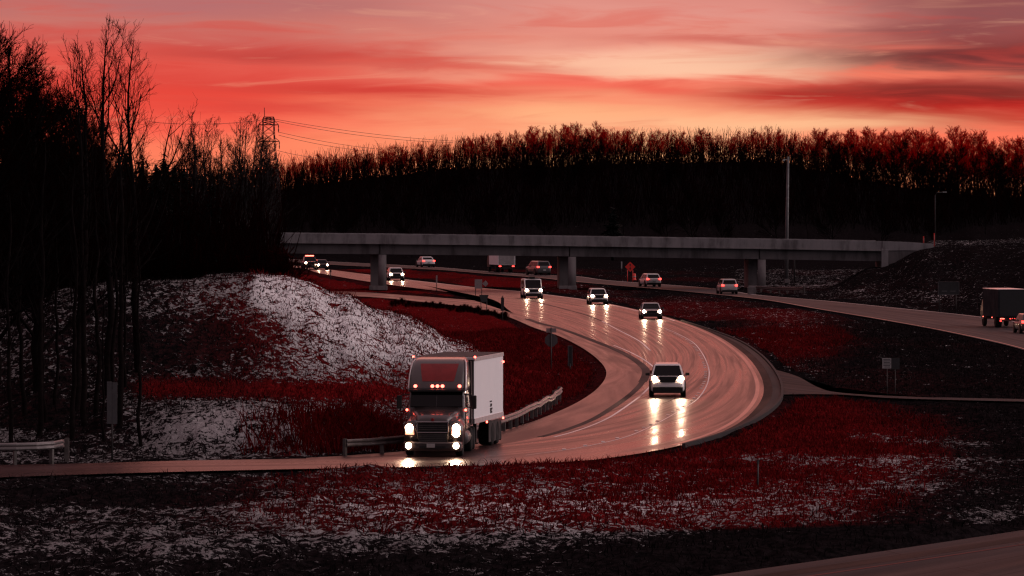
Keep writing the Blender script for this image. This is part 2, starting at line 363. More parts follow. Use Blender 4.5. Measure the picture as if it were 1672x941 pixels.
# painted lines and joints belong to their road
stripe('edge_line', offset(OUT_BEND, -.35 * sgn), .22, 0.018, M_RED, road)
stripe('edge_line', offset(sub(MAIN_OUT, .2, .60), -.4 * sgn), .16, 0.018, M_WHITE, road)
stripe('joint', sub(GORE, .08, .62), .50, 0.020, M_SEAM, road); stripe('joint', sub(GORE, .62, .86), .34, 0.020, M_SEAM, road)
stripe('edge_line', offset(sub(GORE, .36, .86), .62 * sgn), .12, 0.018, M_WHITE, road)
stripe('joint', edge([(841, 487), (878, 494), (932, 508), (960, 516), (983, 525)], 40), .22, 0.019, M_SEAM, road)
stripe('lane_line', edge([(983, 525), (1007, 538), (1043, 557), (1062, 573)], 30), .12, 0.019, M_WHITE, road)
LANE = edge([(1080, 536), (1103, 546), (1127, 560), (1141, 577), (1150, 597), (1152, 612), (1147, 631), (1131, 653), (1101, 672), (1061, 694), (1008, 716), (930, 733), (850, 744)], 120)
stripe('lane_line', offset(LANE, .22), .07, 0.019, M_WHITE, road)
dm = MB()
for i in range(4, 118, 2):
    if i % 10 == 8: continue
    p = LANE[i]; dm.box((p[0], p[1], .025), (.16, .45, .022), 0)
dm.build('lane_dashes', M_WHITE, road)
stripe('edge_line', offset(UP_A, -.25), .12, 0.016, M_WHITE, upper_road)
stripe('edge_line', offset(UP_B, .3), .14, 0.016, M_RED, upper_road)
fl = (FORE_A * .8 + FORE_B * .2); stripe('edge_line', fl, .16, .018, road_mat('dull_red_line', (.10, .03, .03), .6, .8, 31.0, False, .05), near_road)
stripe('shoulder_band', FORE_A * .88 + FORE_B * .12, .9, .014, M_ASPH, near_road)
# ------------------------------------------------------------------ terrain
def in_poly(x, y, poly):
    c = np.zeros(x.shape, bool); n = len(poly)
    for i in range(n):
        x0, y0 = poly[i - 1]; x1, y1 = poly[i]
        if y0 == y1: continue
        k = (y0 > y) != (y1 > y)
        c ^= k & (x < (x1 - x0) * (y - y0) / (y1 - y0) + x0)
    return c
HILL = {   # photo column -> height profile (distance, z)
    -700: [(150, 0), (214, 0), (260, 2.0), (420, 3), (620, 3.5), (900, 0)],
    -200: [(150, 0), (213, 0), (230, .6), (255, 3.6), (330, 4.2), (620, 4), (900, 0)],
    0: [(150, 0), (213, 0), (224, .7), (232, 1.3), (252, 4.7), (330, 4.6), (620, 4), (900, 0)],
    100: [(150, 0), (213, 0), (222, .8), (231, 1.8), (256, 6.05), (275, 5.6), (350, 4.6), (620, 4), (900, 0)],
    200: [(150, 0), (213, 0), (222, 1.3), (231, 1.95), (257, 6.45), (275, 6.0), (350, 4.6), (620, 4), (900, 0)],
    280: [(150, 0), (213, 0), (218, 1.3), (224, 1.8), (229, 1.75), (236, 2.5), (248, 4.9), (258, 6.5), (268, 6.4), (290, 4.6), (350, 4), (620, 4), (900, 0)],
    400: [(150, 0), (213, 0), (218, 1.4), (224, 1.9), (229, 1.75), (237, 2.5), (250, 4.9), (261, 6.5), (270, 6.4), (290, 4.4), (350, 3.5), (620, 4), (900, 0)],
    470: [(150, 0), (213, 0), (218, 1.2), (225, 1.75), (230, 1.6), (239, 2.5), (254, 5.0), (265, 6.4), (272, 6.0), (300, 2.5), (350, 1.5), (560, 3), (620, 3), (700, 0), (900, 0)],
    500: [(150, 0), (214, 0), (220, 1.1), (226, 1.6), (231, 1.5), (241, 2.5), (257, 5.0), (268, 6.15), (275, 5.7), (305, 1.5), (350, 0), (560, .0), (900, 0)],
    560: [(150, 0), (217, 0), (222, .9), (228, 1.3), (233, 1.3), (246, 2.7), (264, 4.8), (275, 5.45), (282, 4.9), (315, .6), (345, 0), (900, 0)],
    650: [(150, 0), (229, 0), (234, .5), (242, 1.0), (262, 2.8), (278, 4.1), (286, 4.4), (294, 3.8), (325, .2), (345, -.4), (400, -.2), (430, 0), (900, 0)],
    760: [(150, 0), (245, 0), (258, .5), (278, 1.6), (290, 2.25), (297, 2.3), (306, 1.8), (325, -.3), (345, -.8), (390, -.6), (430, 0), (900, 0)],
    820: [(150, 0), (250, 0), (268, .2), (290, .8), (303, .95), (312, .6), (325, -.5), (350, -.9), (385, -.6), (405, 0), (900, 0)],
    880: [(150, 0), (270, 0), (290, .1), (308, .1), (325, -.5), (345, -.7), (365, -.2), (380, 0), (900, 0)],
    960: [(150, 0), (275, 0), (290, -.1), (310, -.3), (330, -.1), (340, 0), (900, 0)],
    1010: [(150, 0), (900, 0)],
    1340: [(150, 0), (900, 0)],
    1430: [(150, 0), (522, 0), (540, .3), (592, 2.6), (606, 2.6), (625, 0), (900, 0)],
    1524: [(150, 0), (492, 0), (505, .3), (588, 5.0), (640, 5.1), (700, 4.5), (900, 0)],
    1600: [(150, 0), (462, 0), (480, .4), (575, 5.1), (640, 5.2), (900, 3)],
    1700: [(150, 0), (436, 0), (455, .4), (560, 5.2), (640, 5.3), (900, 4)],
    1900: [(150, 0), (400, 0), (420, .4), (530, 5.2), (640, 5.3), (900, 4)],
    2400: [(150, 0), (380, 0), (500, 5), (900, 4)],
}
RIDGE = [(-700, 330), (-200, 330), (300, 325), (440, 322), (540, 306), (640, 296), (760, 284), (860, 282), (950, 278), (1100, 274), (1250, 272), (1330, 285), (1400, 300), (1500, 318), (1600, 328), (1700, 332), (1900, 334), (2400, 336)]
hc = np.array(sorted(HILL)); HD = np.concatenate([np.geomspace(100, 900, 700)])
HT = np.stack([np.interp(HD, *zip(*HILL[k])) for k in hc])
ker = np.hanning(13); ker /= ker.sum()
HT = np.stack([np.convolve(np.pad(r, 6, mode='edge'), ker, 'valid') for r in HT])
def base_z(px, d):
    """hand-shaped lie of the land, before the small bumps"""
    px = np.asarray(px, float); d = np.asarray(d, float)
    fi = np.interp(d, HD, np.arange(len(HD))); i0 = np.clip(fi.astype(int), 0, len(HD) - 2); fd = fi - i0
    c = np.clip(px, hc[0], hc[-1]); k = np.clip(np.searchsorted(hc, c, side='right') - 1, 0, len(hc) - 2)
    t = (c - hc[k]) / (hc[k + 1] - hc[k]); t = t * t * (3 - 2 * t)
    z = (HT[k, i0] * (1 - fd) + HT[k, i0 + 1] * fd) * (1 - t) + (HT[k + 1, i0] * (1 - fd) + HT[k + 1, i0 + 1] * fd) * t
    top = CH - (np.interp(px, *zip(*RIDGE)) - 8 - HY) * 1060 / FPX
    r = np.clip((d - 905) / 150, 0, 1); r = r * r * (3 - 2 * r)
    far = np.clip((d - 1060) / 2500, 0, 1)
    return np.where(d > 900, z * (1 - r) + top * r - far * 25, z)
NU = 900
U = np.concatenate([np.linspace(-.30, -.125, 60, endpoint=False), np.linspace(-.125, .125, NU), np.linspace(.125, .30, 61)[1:]])
D = np.concatenate([np.geomspace(120, 420, 640, endpoint=False), np.geomspace(420, 1100, 240, endpoint=False), np.geomspace(1100, 4000, 30)])
UU, DD = np.meshgrid(U, D); XX = UU * DD; PXX = CX + FPX * UU
Z0 = base_z(PXX, DD)
polys = [np.concatenate([MAIN_OUT, MAIN_IN[::-1]]), np.concatenate([RAMP_L, RAMP_R[::-1]]), np.concatenate([UP_A, UP_B[::-1]]),
         np.concatenate([DRIVE_A, DRIVE_B[::-1]]), np.concatenate([OUT_BEND, SH2[::-1]]), np.concatenate([FORE_A, FORE_B[::-1]])]
onroad = np.zeros(XX.shape, bool)
for pl in polys:
    lo, hi = pl.min(0), pl.max(0); k = (XX >= lo[0]) & (XX <= hi[0]) & (DD >= lo[1]) & (DD <= hi[1])
    onroad[k] |= in_poly(XX[k], DD[k], pl)
def boxblur(a, n, ax):
    k = np.ones(2 * n + 1) / (2 * n + 1)
    return np.apply_along_axis(lambda r: np.convolve(np.pad(r, n, mode='edge'), k, 'valid'), ax, a)
soft = boxblur(boxblur(boxblur(boxblur(onroad.astype(float), 8, 1), 3, 0), 8, 1), 3, 0)
off = np.clip(1 - soft * 1.6, 0, 1)
bumps = (fbm(XX * .35, DD * .13, 4, 3) - .5) * .5 + (fbm(XX * 1.6, DD * .5, 3, 9) - .5) * .22
foreb = np.clip((200 - DD) / 12, 0, 1) * np.clip((1150 - PXX) / 300, 0.25, 1)
Zt = Z0 * np.where(DD < 900, off, 1) - .07 + off * bumps * (1 + .5 * foreb) + off * (fbm(XX * .08, DD * .03, 3, 21) - .5) * .7
Zt = np.where(onroad, -.08, Zt)
PYY = HY + FPX * (CH - Zt) / DD
def terr_z(x, y):
    """height of the finished terrain at a point"""
    fu = np.interp(x / y, U, np.arange(len(U))); fd = np.interp(y, D, np.arange(len(D)))
    i, j = int(min(fd, len(D) - 2)), int(min(fu, len(U) - 2)); a, b = fd - i, fu - j
    return float((Zt[i, j] * (1 - b) + Zt[i, j + 1] * b) * (1 - a) + (Zt[i + 1, j] * (1 - b) + Zt[i + 1, j + 1] * b) * a)
def gat(px, d):
    x = (px - CX) * d / FPX; return Vector((x, d, terr_z(x, d)))
# land cover: snow, dead grass, soil; red glow and dimmed edges painted in
def blob(px, py, ax, ay): return np.exp(-((PXX - px) / ax) ** 2 - ((PYY - py) / ay) ** 2)
def band(p0, p1, w, soft_end=40):
    dx, dy = p1[0] - p0[0], p1[1] - p0[1]; L = math.hypot(dx, dy)
    t = ((PXX - p0[0]) * dx + (PYY - p0[1]) * dy) / L; s = ((PXX - p0[0]) * dy - (PYY - p0[1]) * dx) / L
    return np.exp(-(s / w) ** 2) / (1 + np.exp(-(t) / soft_end * 4)) / (1 + np.exp((t - L) / soft_end * 4))
hillm = (DD > 205) & (DD < 300) & (PXX < 900)
big = fbm(XX * .12 + 5, DD * .03, 4, 40)
ridge_n = fbm(XX * .06, DD * .22, 3, 71)
snow = np.full(XX.shape, .10)
near = DD < 212
snow = np.where(hillm, .40 + .0 * big, snow)
snow += np.where(hillm, .40 * band((425, 468), (790, 606), 30) + .06 * band((300, 462), (640, 500), 14), 0)
snow += np.where(hillm, -.34 * blob(320, 565, 110, 42) - .18 * blob(150, 560, 90, 60) + .12 * blob(560, 590, 90, 40), 0)
snow += np.where(hillm, -.6 * band((230, 634), (640, 640), 13) + .26 * blob(330, 700, 110, 42) + .2 * blob(500, 680, 80, 22) , 0)
snow += np.where(hillm, -.5 * blob(930, 610, 150, 70) - .45 * blob(830, 650, 90, 50) - .4 * blob(60, 680, 120, 50), 0)
snow += np.where((DD > 298) & (DD < 420) & (PXX < 1000), -.08 * np.ones_like(snow), 0)
snow = np.where(near, .24 + .46 * np.clip(1.6 * (ridge_n - .26), -.1, 1) * np.clip((1250 - PXX) / 350, .0, 1), snow)
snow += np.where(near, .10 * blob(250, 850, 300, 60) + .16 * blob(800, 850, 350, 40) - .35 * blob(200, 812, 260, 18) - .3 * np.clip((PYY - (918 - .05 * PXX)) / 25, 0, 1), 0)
mid = (DD < 300) & (PXX > 1000)
snow = np.where(mid & ~near, .12, snow)
for (a_, b_, w_, k_) in [((1380, 712), (1620, 728), 9, .30), ((1200, 745), (1500, 756), 14, .24), ((1230, 803), (1540, 790), 14, .22), ((1050, 830), (1400, 835), 18, .26), ((1500, 760), (1640, 752), 8, .3), ((1560, 858), (1672, 840), 14, .34)]:
    snow += np.where(DD < 300, k_ * band(a_, b_, w_), 0)
snow += np.where((DD > 430) & (PXX > 1350) & (DD < 640), .12 * band((1330, 478), (1600, 486), 10) + .08 * big, 0)
snow += np.where((DD > 600) & (DD < 760) & (PXX > 1200), .14, 0)
snow += np.where((DD > 300) & (DD < 620) & (PXX > 850) & (PXX < 1350), .16 * big, 0)
snow += np.where((DD > 205) & (DD < 260), .5 * blob(10, 708, 60, 12) + .06 * hillm, 0)
snow = np.minimum(snow, np.where(near, .45, .61))
snow = np.where(DD > 800, 0, snow) * np.clip(off, .0, 1)
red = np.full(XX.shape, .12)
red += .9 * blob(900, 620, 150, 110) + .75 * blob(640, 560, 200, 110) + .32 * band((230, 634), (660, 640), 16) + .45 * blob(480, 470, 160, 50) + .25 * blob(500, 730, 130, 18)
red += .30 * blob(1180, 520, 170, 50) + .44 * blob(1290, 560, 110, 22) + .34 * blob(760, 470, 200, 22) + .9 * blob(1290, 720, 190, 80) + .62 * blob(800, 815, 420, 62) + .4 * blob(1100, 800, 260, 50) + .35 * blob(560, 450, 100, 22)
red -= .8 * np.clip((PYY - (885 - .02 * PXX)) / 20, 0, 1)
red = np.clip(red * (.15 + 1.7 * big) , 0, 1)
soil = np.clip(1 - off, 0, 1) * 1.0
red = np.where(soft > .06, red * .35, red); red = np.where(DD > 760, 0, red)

def terrain_mat():
    m = bpy.data.materials.new('rough_ground'); m.use_nodes = True; T = NT(m.node_tree); b = T.n['Principled BSDF']
    geo = T.new('ShaderNodeNewGeometry'); pos = geo.outputs['Position']
    at = lambda nm: (lambda n: (setattr(n, 'attribute_name', nm), n.outputs['Fac'])[1])(T.new('ShaderNodeAttribute'))
    snow_a, red_a, flank = at('snow'), at('dry_grass'), at('flank')
    sp = T.new('ShaderNodeSeparateXYZ'); T.l.new(pos, sp.inputs[0]); x, y, z = sp.outputs
    flat = T.xyz(x, T.m('MULTIPLY', y, .42), T.m('MULTIPLY', z, 1.0))
    n1 = T.noise(flat, 2.7, 5, .66, .9); n2 = T.noise(flat, 7.5, 3, .6, .5)
    # wind-combed streaks running down the flank
    comb = T.noise(T.xyz(T.m('MULTIPLY_ADD', x, .96, T.m('MULTIPLY', y, -.275)), T.m('MULTIPLY_ADD', x, .03, T.m('MULTIPLY', y, .11)), 0.0), 3.6, 5, .68, .35)
    n = T.mix(T.m('MULTIPLY', flank, .8), n1, comb)
    nl = T.noise(flat, .55, 3, .5)
    nn = T.m('ADD', T.m('MULTIPLY', n, .58), T.m('ADD', T.m('MULTIPLY', n2, .26), T.m('MULTIPLY', nl, .16)))
    thr = T.m('SUBTRACT', 1.0, snow_a)
    thr = T.m('MULTIPLY_ADD', thr, .30, .345)
    cov = T.step(T.m('SUBTRACT', nn, thr), -.012, .03)
    g1 = T.noise(flat, 3.3, 4, .65); g2 = T.noise(T.xyz(T.m('MULTIPLY', x, 5.0), T.m('MULTIPLY', y, .8), T.m('MULTIPLY', z, 2.0)), 2.0, 3, .6)
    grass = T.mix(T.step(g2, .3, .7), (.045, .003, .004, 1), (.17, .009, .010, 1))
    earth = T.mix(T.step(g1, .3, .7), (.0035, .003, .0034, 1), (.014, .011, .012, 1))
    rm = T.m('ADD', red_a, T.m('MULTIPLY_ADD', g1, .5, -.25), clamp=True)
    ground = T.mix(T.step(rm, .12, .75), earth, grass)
    sn = T.mix(T.step(n2, .3, .7), (.52, .50, .51, 1), (.82, .79, .80, 1)); sn = T.mix(at('snow_light'), T.mix(T.step(n1, .35, .65), (.035, .033, .035, 1), (.12, .113, .115, 1)), sn)
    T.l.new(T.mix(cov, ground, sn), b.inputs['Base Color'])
    T.put(b.inputs['Roughness'], T.step(cov, 0, 1, .95, .7)); b.inputs['Specular IOR Level'].default_value = .0
    bp = T.new('ShaderNodeBump'); bp.inputs['Strength'].default_value = .8; bp.inputs['Distance'].default_value = .16
    T.l.new(T.m('ADD', T.m('MULTIPLY', cov, .5), T.m('ADD', g1, T.m('MULTIPLY', n2, .6))), bp.inputs['Height']); T.l.new(bp.outputs[0], b.inputs['Normal'])
    return m
nv, nw = XX.shape
i, j = np.meshgrid(np.arange(nv - 1), np.arange(nw - 1), indexing='ij'); a = i * nw + j
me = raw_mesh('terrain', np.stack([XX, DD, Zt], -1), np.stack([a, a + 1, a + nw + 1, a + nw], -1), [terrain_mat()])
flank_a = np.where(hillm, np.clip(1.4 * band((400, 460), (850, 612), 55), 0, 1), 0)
snow_light = np.clip(.12 + 1.0 * band((420, 455), (860, 612), 42) + .5 * blob(560, 560, 120, 70) + .12 * blob(360, 480, 140, 40) + .35 * blob(420, 690, 130, 40) + .75 * blob(760, 832, 260, 34) + .45 * blob(1100, 810, 250, 45) + .25 * blob(1450, 740, 150, 60) + .75 * (DD > 300) * (PXX > 860), 0, 1)  # light painted into the snow colour: bright flank, dimmed outer ground
for nm, arr in (('snow_light', snow_light), ('snow', snow), ('dry_grass', red), ('flank', flank_a)):
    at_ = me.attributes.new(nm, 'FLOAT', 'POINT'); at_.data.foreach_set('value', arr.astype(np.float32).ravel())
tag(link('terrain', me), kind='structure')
gm = MB(); gm.add([(-9000, -6000, -2.5), (9000, -6000, -2.5), (9000, 16000, -2.5), (-9000, 16000, -2.5)], [(0, 1, 2, 3)])
tag(gm.build('ground', mat('dark_earth', (.02, .017, .017), .95, spec=.1)), kind='structure')

# standing dead grass, far too many blades to count
def grass(name, sel_fn, count, hmin, hmax, seed, m, wid=.022):
    rng = np.random.default_rng(seed); pr = sel_fn.ravel() * (DD.ravel() ** 2) ; pr = pr / pr.sum()
    idx = rng.choice(pr.size, count, p=pr)
    x = XX.ravel()[idx] + rng.normal(0, .06, count); y = DD.ravel()[idx] + rng.normal(0, .25, count); z = Zt.ravel()[idx] - .03
    h = rng.uniform(hmin, hmax, count) * rng.choice([1, 1, 1.5], count); lx = rng.normal(0, .55, count) * h; ly = rng.normal(0, .3, count) * h
    th = rng.uniform(0, math.pi, count); wx, wy = np.cos(th) * wid, np.sin(th) * wid
    mx, my, mz = x + lx * .35, y + ly * .35, z + h * .6
    V = np.stack([np.stack([x - wx, y - wy, z], -1), np.stack([x + wx, y + wy, z], -1), np.stack([mx + wx * .7, my + wy * .7, mz], -1), np.stack([mx - wx * .7, my - wy * .7, mz], -1), np.stack([x + lx, y + ly, z + h], -1)], 1)
    b5 = np.arange(count) * 5
    me = raw_mesh(name, V, np.stack([b5, b5 + 1, b5 + 2, b5 + 3], -1), [m], tris=np.stack([b5 + 3, b5 + 2, b5 + 4], -1))
    return tag(link(name, me), kind='stuff')
def grass_mat(name, c0, c1):
    m = bpy.data.materials.new(name); m.use_nodes = True; T = NT(m.node_tree); b = T.n['Principled BSDF']
    geo = T.new('ShaderNodeNewGeometry'); f = T.noise(geo.outputs['Position'], 1.3, 3, .6); f2 = T.noise(geo.outputs['Position'], 9.0, 2)
    T.l.new(T.mix(T.step(T.m('ADD', T.m('MULTIPLY', f, .5), T.m('MULTIPLY', f2, .5)), .35, .65), c0, c1), b.inputs['Base Color']); b.inputs['Roughness'].default_value = .9; b.inputs['Specular IOR Level'].default_value = .0
    return m
GM_RED = grass_mat('dry_red_grass', (.035, .002, .003, 1), (.165, .010, .011, 1)); GM_DARK = grass_mat('dark_dead_grass', (.003, .0025, .003, 1), (.014, .010, .010, 1))
ok = (off > .75) & (np.abs(UU) < .115) & (DD > 140)
grass('dry_grass', ok * (red > .3) * np.clip(red, 0, 1) * (DD < 420) * (1 - .85 * np.clip(snow * 1.6 - .25, 0, 1)), 130000, .10, .26, 1, GM_RED)
grass('dead_grass', ok * (red < .55) * (DD < 440) * (1 - .9 * np.clip(snow * 1.6 - .2, 0, 1)), 50000, .08, .22, 2, GM_DARK)  # dark blades follow the painted dimming in the red mask
grass('tall_grass', ok * (np.abs(PYY - 712) < 32) * (PXX > 390) * (PXX < 660) * (DD < 232) * (DD > 212) * np.clip((PXX - 380) / 200, .1, 1) , 3200, .4, 1.0, 3, GM_RED, .028)
grass('hill_stubble', ok * hillm * (snow > .2) * (snow < .7) * (DD > 212), 12000,   .06, .18, 4, GM_DARK, .03)

# ------------------------------------------------------------------ overpass
def stained(name, c):
    m = bpy.data.materials.new(name); m.use_nodes = True; T = NT(m.node_tree); b = T.n['Principled BSDF']
    geo = T.new('ShaderNodeNewGeometry'); sp = T.new('ShaderNodeSeparateXYZ'); T.l.new(geo.outputs['Position'], sp.inputs[0]); x, y, z = sp.outputs
    run = T.noise(T.xyz(T.m('MULTIPLY', x, 1.1), T.m('MULTIPLY', y, .5), T.m('MULTIPLY', z, .22)), 1.0, 5, .65); blot = T.noise(geo.outputs['Position'], .35, 4, .6)
    f = T.m('ADD', T.m('MULTIPLY', run, .6), T.m('MULTIPLY', blot, .4))
    T.l.new(T.ramp(T.step(f, .3, .68), [(0, (c[0] * .45, c[1] * .43, c[2] * .43, 1)), (.5, (*c, 1)), (1, (c[0] * 1.25, c[1] * 1.22, c[2] * 1.22, 1))]), b.inputs['Base Color'])
    b.inputs['Roughness'].default_value = .85; b.inputs['Specular IOR Level'].default_value = .15; return m
M_CONC = stained('weathered_concrete', (.22, .212, .217))
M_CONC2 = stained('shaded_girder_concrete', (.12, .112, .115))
M_PIER = stained('pier_concrete', (.19, .172, .174))
M_DARK = mat('black_rubber', (.012, .012, .012), .7, var=.2)
BD = 597.0
BX = [430, 460, 620, 775, 930, 1085, 1240, 1340, 1440]
BTOP = [380.6, 381, 382.5, 384.2, 386, 388.2, 390.5, 392.2, 394]
br = thing('overpass', 'long pale concrete road overpass on piers crossing above the carriageways', 'bridge', (0, BD, 0))
def bz(py): return CH - (py - HY) * BD / FPX
bxs = [(p - CX) * BD / FPX for p in BX]; bts = [bz(p) for p in BTOP]
def beam(mb, y0, y1, t0, t1, sel=range(len(BX))):
    mb.loft([[(bxs[k], y0, bts[k] + t0), (bxs[k], y1, bts[k] + t0), (bxs[k], y1, bts[k] + t1), (bxs[k], y0, bts[k] + t1)] for k in sel], True, False); return mb
beam(MB(), 0, .28, -.99, 0).build('barrier', M_CONC, br, .02)
beam(MB(), 10.2, 10.48, -.99, 0).build('barrier', M_CONC, br, .02)
beam(MB(), -.12, 10.6, -1.16, -1.0).build('deck', M_CONC, br)
for y in (.45, 3.3, 6.2, 9.1):
    g = MB()
    for a_, b_ in ((0, 2), (2, 4), (4, 6), (6, 8)):
        q = list(range(a_, b_ + 1)); ends = []
        for k in q:
            x = bxs[k] + (.06 if k == a_ and a_ else 0) - (.06 if k == b_ and b_ < 8 else 0)
            ends.append([(x, y, bts[k] - 2.36), (x, y + .55, bts[k] - 2.36), (x, y + .55, bts[k] - 1.17), (x, y, bts[k] - 1.17)])
        g.loft(ends, True, False)
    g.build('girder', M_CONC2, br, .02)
for k in (2, 4, 6):
    x = bxs[k]; z = bts[k] - 2.40; p = MB()
    p.lathe([(.47, -.2), (.47, z)], (x + .3, .55, 0), 'z', 22)
    pr_ = p.build('pier', M_PIER, br)
    w = MB(); w.hexa([(x - 1.15, 3.0, -.2), (x - .1, 3.0, -.2), (x - .3, 9.6, -.2), (x - 1.35, 9.6, -.2), (x - 1.15, 3.0, z), (x - .1, 3.0, z), (x - .3, 9.6, z), (x - 1.35, 9.6, z)]); w.build('pier_wall', M_PIER, pr_, .03)
    c_ = MB(); c_.box((x + .25, .75, z + .0), (.5, .7, .10)); c_.build('bearing', M_DARK, pr_)
    f_ = MB(); f_.box((x - .2, 1.0, .1), (2.1, 2.2, .5)); f_.build('footing', M_PIER, pr_, .04)
ax0, ax1 = (1440 - CX) * BD / FPX, (1524 - CX) * BD / FPX
ab = MB(); ab.box((ax0 + .35, 5, (bz(430) + bz(408)) / 2 - .4), (.8, 10.4, bz(408) - bz(430) + .9)); ab.build('abutment', M_CONC, br, .03)
wg = MB(); wg.loft([[(ax0 + .05, -.15, bz(409.5)), (ax0 + .05, .2, bz(409.5)), (ax0 + .05, .2, bz(394)), (ax0 + .05, -.15, bz(394))],
                    [(ax0 + 3.2, -.15, bz(409.2)), (ax0 + 3.2, .2, bz(409.2)), (ax0 + 3.2, .2, bz(395.5)), (ax0 + 3.2, -.15, bz(395.5))],
                    [(ax1, -.15, bz(410)), (ax1, .2, bz(410)), (ax1, .2, bz(398.5)), (ax1, -.15, bz(398.5))]], True, False); wg.build('wing_wall', M_CONC, br, .02)
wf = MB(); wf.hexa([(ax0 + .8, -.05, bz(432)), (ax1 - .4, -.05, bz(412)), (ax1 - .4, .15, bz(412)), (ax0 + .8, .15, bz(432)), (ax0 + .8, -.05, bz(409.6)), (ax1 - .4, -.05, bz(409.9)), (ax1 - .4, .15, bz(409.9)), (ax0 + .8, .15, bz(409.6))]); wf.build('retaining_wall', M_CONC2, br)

# ------------------------------------------------------------------ trees
def tubes(P_, Rr, k):
    N, n, _ = P_.shape
    t = np.gradient(P_, axis=1); t /= np.linalg.norm(t, axis=2, keepdims=True) + 1e-9
    ref = np.where(np.abs(t[..., 2:3]) < .9, np.array([0, 0, 1.]), np.array([1., 0, 0]))
    a = np.cross(t, ref); a /= np.linalg.norm(a, axis=2, keepdims=True) + 1e-9; b = np.cross(t, a)
    an = np.arange(k) * 2 * math.pi / k
    V = P_[:, :, None, :] + (a[:, :, None, :] * np.cos(an)[None, None, :, None] + b[:, :, None, :] * np.sin(an)[None, None, :, None]) * Rr[:, :, None, None]
    i, j, m = np.meshgrid(np.arange(N), np.arange(n - 1), np.arange(k), indexing='ij'); m2 = (m + 1) % k
    f = lambda jj, mm: (i * n + jj) * k + mm
    Q = np.stack([f(j, m), f(j, m2), f(j + 1, m2), f(j + 1, m)], -1)
    return V.reshape(-1, 3), Q.reshape(-1, 4)
def grow(rng, PP, PR, cnt, t0, t1, ln, ang, npt, rr, up, jit=.12, rmin=.004, plen=None):
    N, n, _ = PP.shape; tt = t0 + (t1 - t0) * (np.arange(cnt)[None, :] + rng.uniform(0, 1, (N, cnt))) / cnt
    ft = tt * (n - 1); i0 = np.clip(ft.astype(int), 0, n - 2); fr = (ft - i0)[..., None]; r_ = np.arange(N)[:, None]
    base = PP[r_, i0] * (1 - fr) + PP[r_, i0 + 1] * fr; tan = PP[r_, i0 + 1] - PP[r_, i0]; tan /= np.linalg.norm(tan, axis=2, keepdims=True) + 1e-9
    br_ = PR[r_, i0] * (1 - fr[..., 0]) + PR[r_, i0 + 1] * fr[..., 0]
    rv = rng.normal(size=base.shape); a = np.cross(tan, rv); a /= np.linalg.norm(a, axis=2, keepdims=True) + 1e-9
    th = np.radians(rng.uniform(*ang, tt.shape))[..., None]
    d = tan * np.cos(th) + a * np.sin(th)
    L = (ln(tt, rng) * (plen[:, None] if plen is not None else 1.0))
    pts = [base]; dd = d
    for k in range(1, npt):
        dd = dd + np.array([0, 0, up]) + rng.normal(0, jit, base.shape); dd /= np.linalg.norm(dd, axis=2, keepdims=True)
        pts.append(pts[-1] + dd * (L / (npt - 1))[..., None])
    PTS = np.stack(pts, 2).reshape(N * cnt, npt, 3)
    r0 = np.maximum(np.minimum(br_ * .75, L * rr), rmin).reshape(-1, 1); prof = np.linspace(1, .35, npt)[None, :]
    return PTS, np.maximum(r0 * prof, rmin * .8), L.reshape(-1)
def tree_meshes(name, seed, H, r0, n, first=.25, spread=.34, a1=(28, 52), up=.16, twig=.006, fork=False, single=False, mats=None, crown_shape=None):
    rng = np.random.default_rng(seed)
    z = np.linspace(0, 1, 14); wob = np.cumsum(rng.normal(0, .006, (14, 2)), 0) * H; wob -= wob[0]
    TP = np.stack([wob[:, 0], wob[:, 1], z * H - .3], -1)[None]; TR = (r0 * (1 - z) ** .8 + .012)[None]
    stems = [(TP, TR)]
    if fork:
        for q in range(fork):
            a_ = rng.uniform(0, 6.28); k = rng.uniform(.02, .10) * H
            P2 = TP.copy() * np.array([1, 1, rng.uniform(.7, .97)]); P2[0, :, 0] += math.cos(a_) * k * z ** .8 ; P2[0, :, 1] += math.sin(a_) * k * z ** .8
            stems.append((P2, TR * .75))
    TP = np.concatenate([s[0] for s in stems]); TR = np.concatenate([s[1] for s in stems])
    shape = crown_shape or (lambda t: np.clip(1.12 - t, .12, 1) ** .85)
    P1, R1, L1 = grow(rng, TP, TR, n[0], first, .97, lambda t, g: H * spread * shape(t) * g.uniform(.6, 1.15, t.shape), a1, 8, .012, up, .09)
    P2, R2, L2 = grow(rng, P1, R1, n[1], .15, .97, lambda t, g: (.62 - .3 * t) * g.uniform(.6, 1.2, t.shape), (25, 50), 6, .011, up * .8, .10, twig * 1.4, L1)
    P3_, R3, L3 = grow(rng, P2, R2, n[2], .15, 1., lambda t, g: (.6 - .25 * t) * g.uniform(.5, 1.3, t.shape), (20, 48), 4, .009, up * .7, .10, twig, L2)
    low = [tubes(TP, TR, 8), tubes(P1, R1, 5), tubes(P2, R2, 4)]; hi = [tubes(P3_, R3, 3)]
    if n[3]:
        P4, R4, L4 = grow(rng, P3_, R3, n[3], .2, 1., lambda t, g: .6 * g.uniform(.5, 1.3, t.shape), (20, 50), 3, .01, .08, .16, twig * .8, L3)
        hi.append(tubes(P4, R4, 3))
    def join(lst):
        V = []; Q = []; o = 0
        for v, q in lst: V.append(v); Q.append(q + o); o += len(v)
        return np.concatenate(V), np.concatenate(Q)
    lv, lq = join(low); hv, hq = join(hi)
    if single:
        return raw_mesh(name, np.concatenate([lv, hv]), np.concatenate([lq, hq + len(lv)]), mats, midx=np.concatenate([np.zeros(len(lq), np.int32), np.ones(len(hq), np.int32)]))
    return raw_mesh('trunk', lv, lq, [mats[0]]), raw_mesh('crown', hv, hq, [mats[1]])
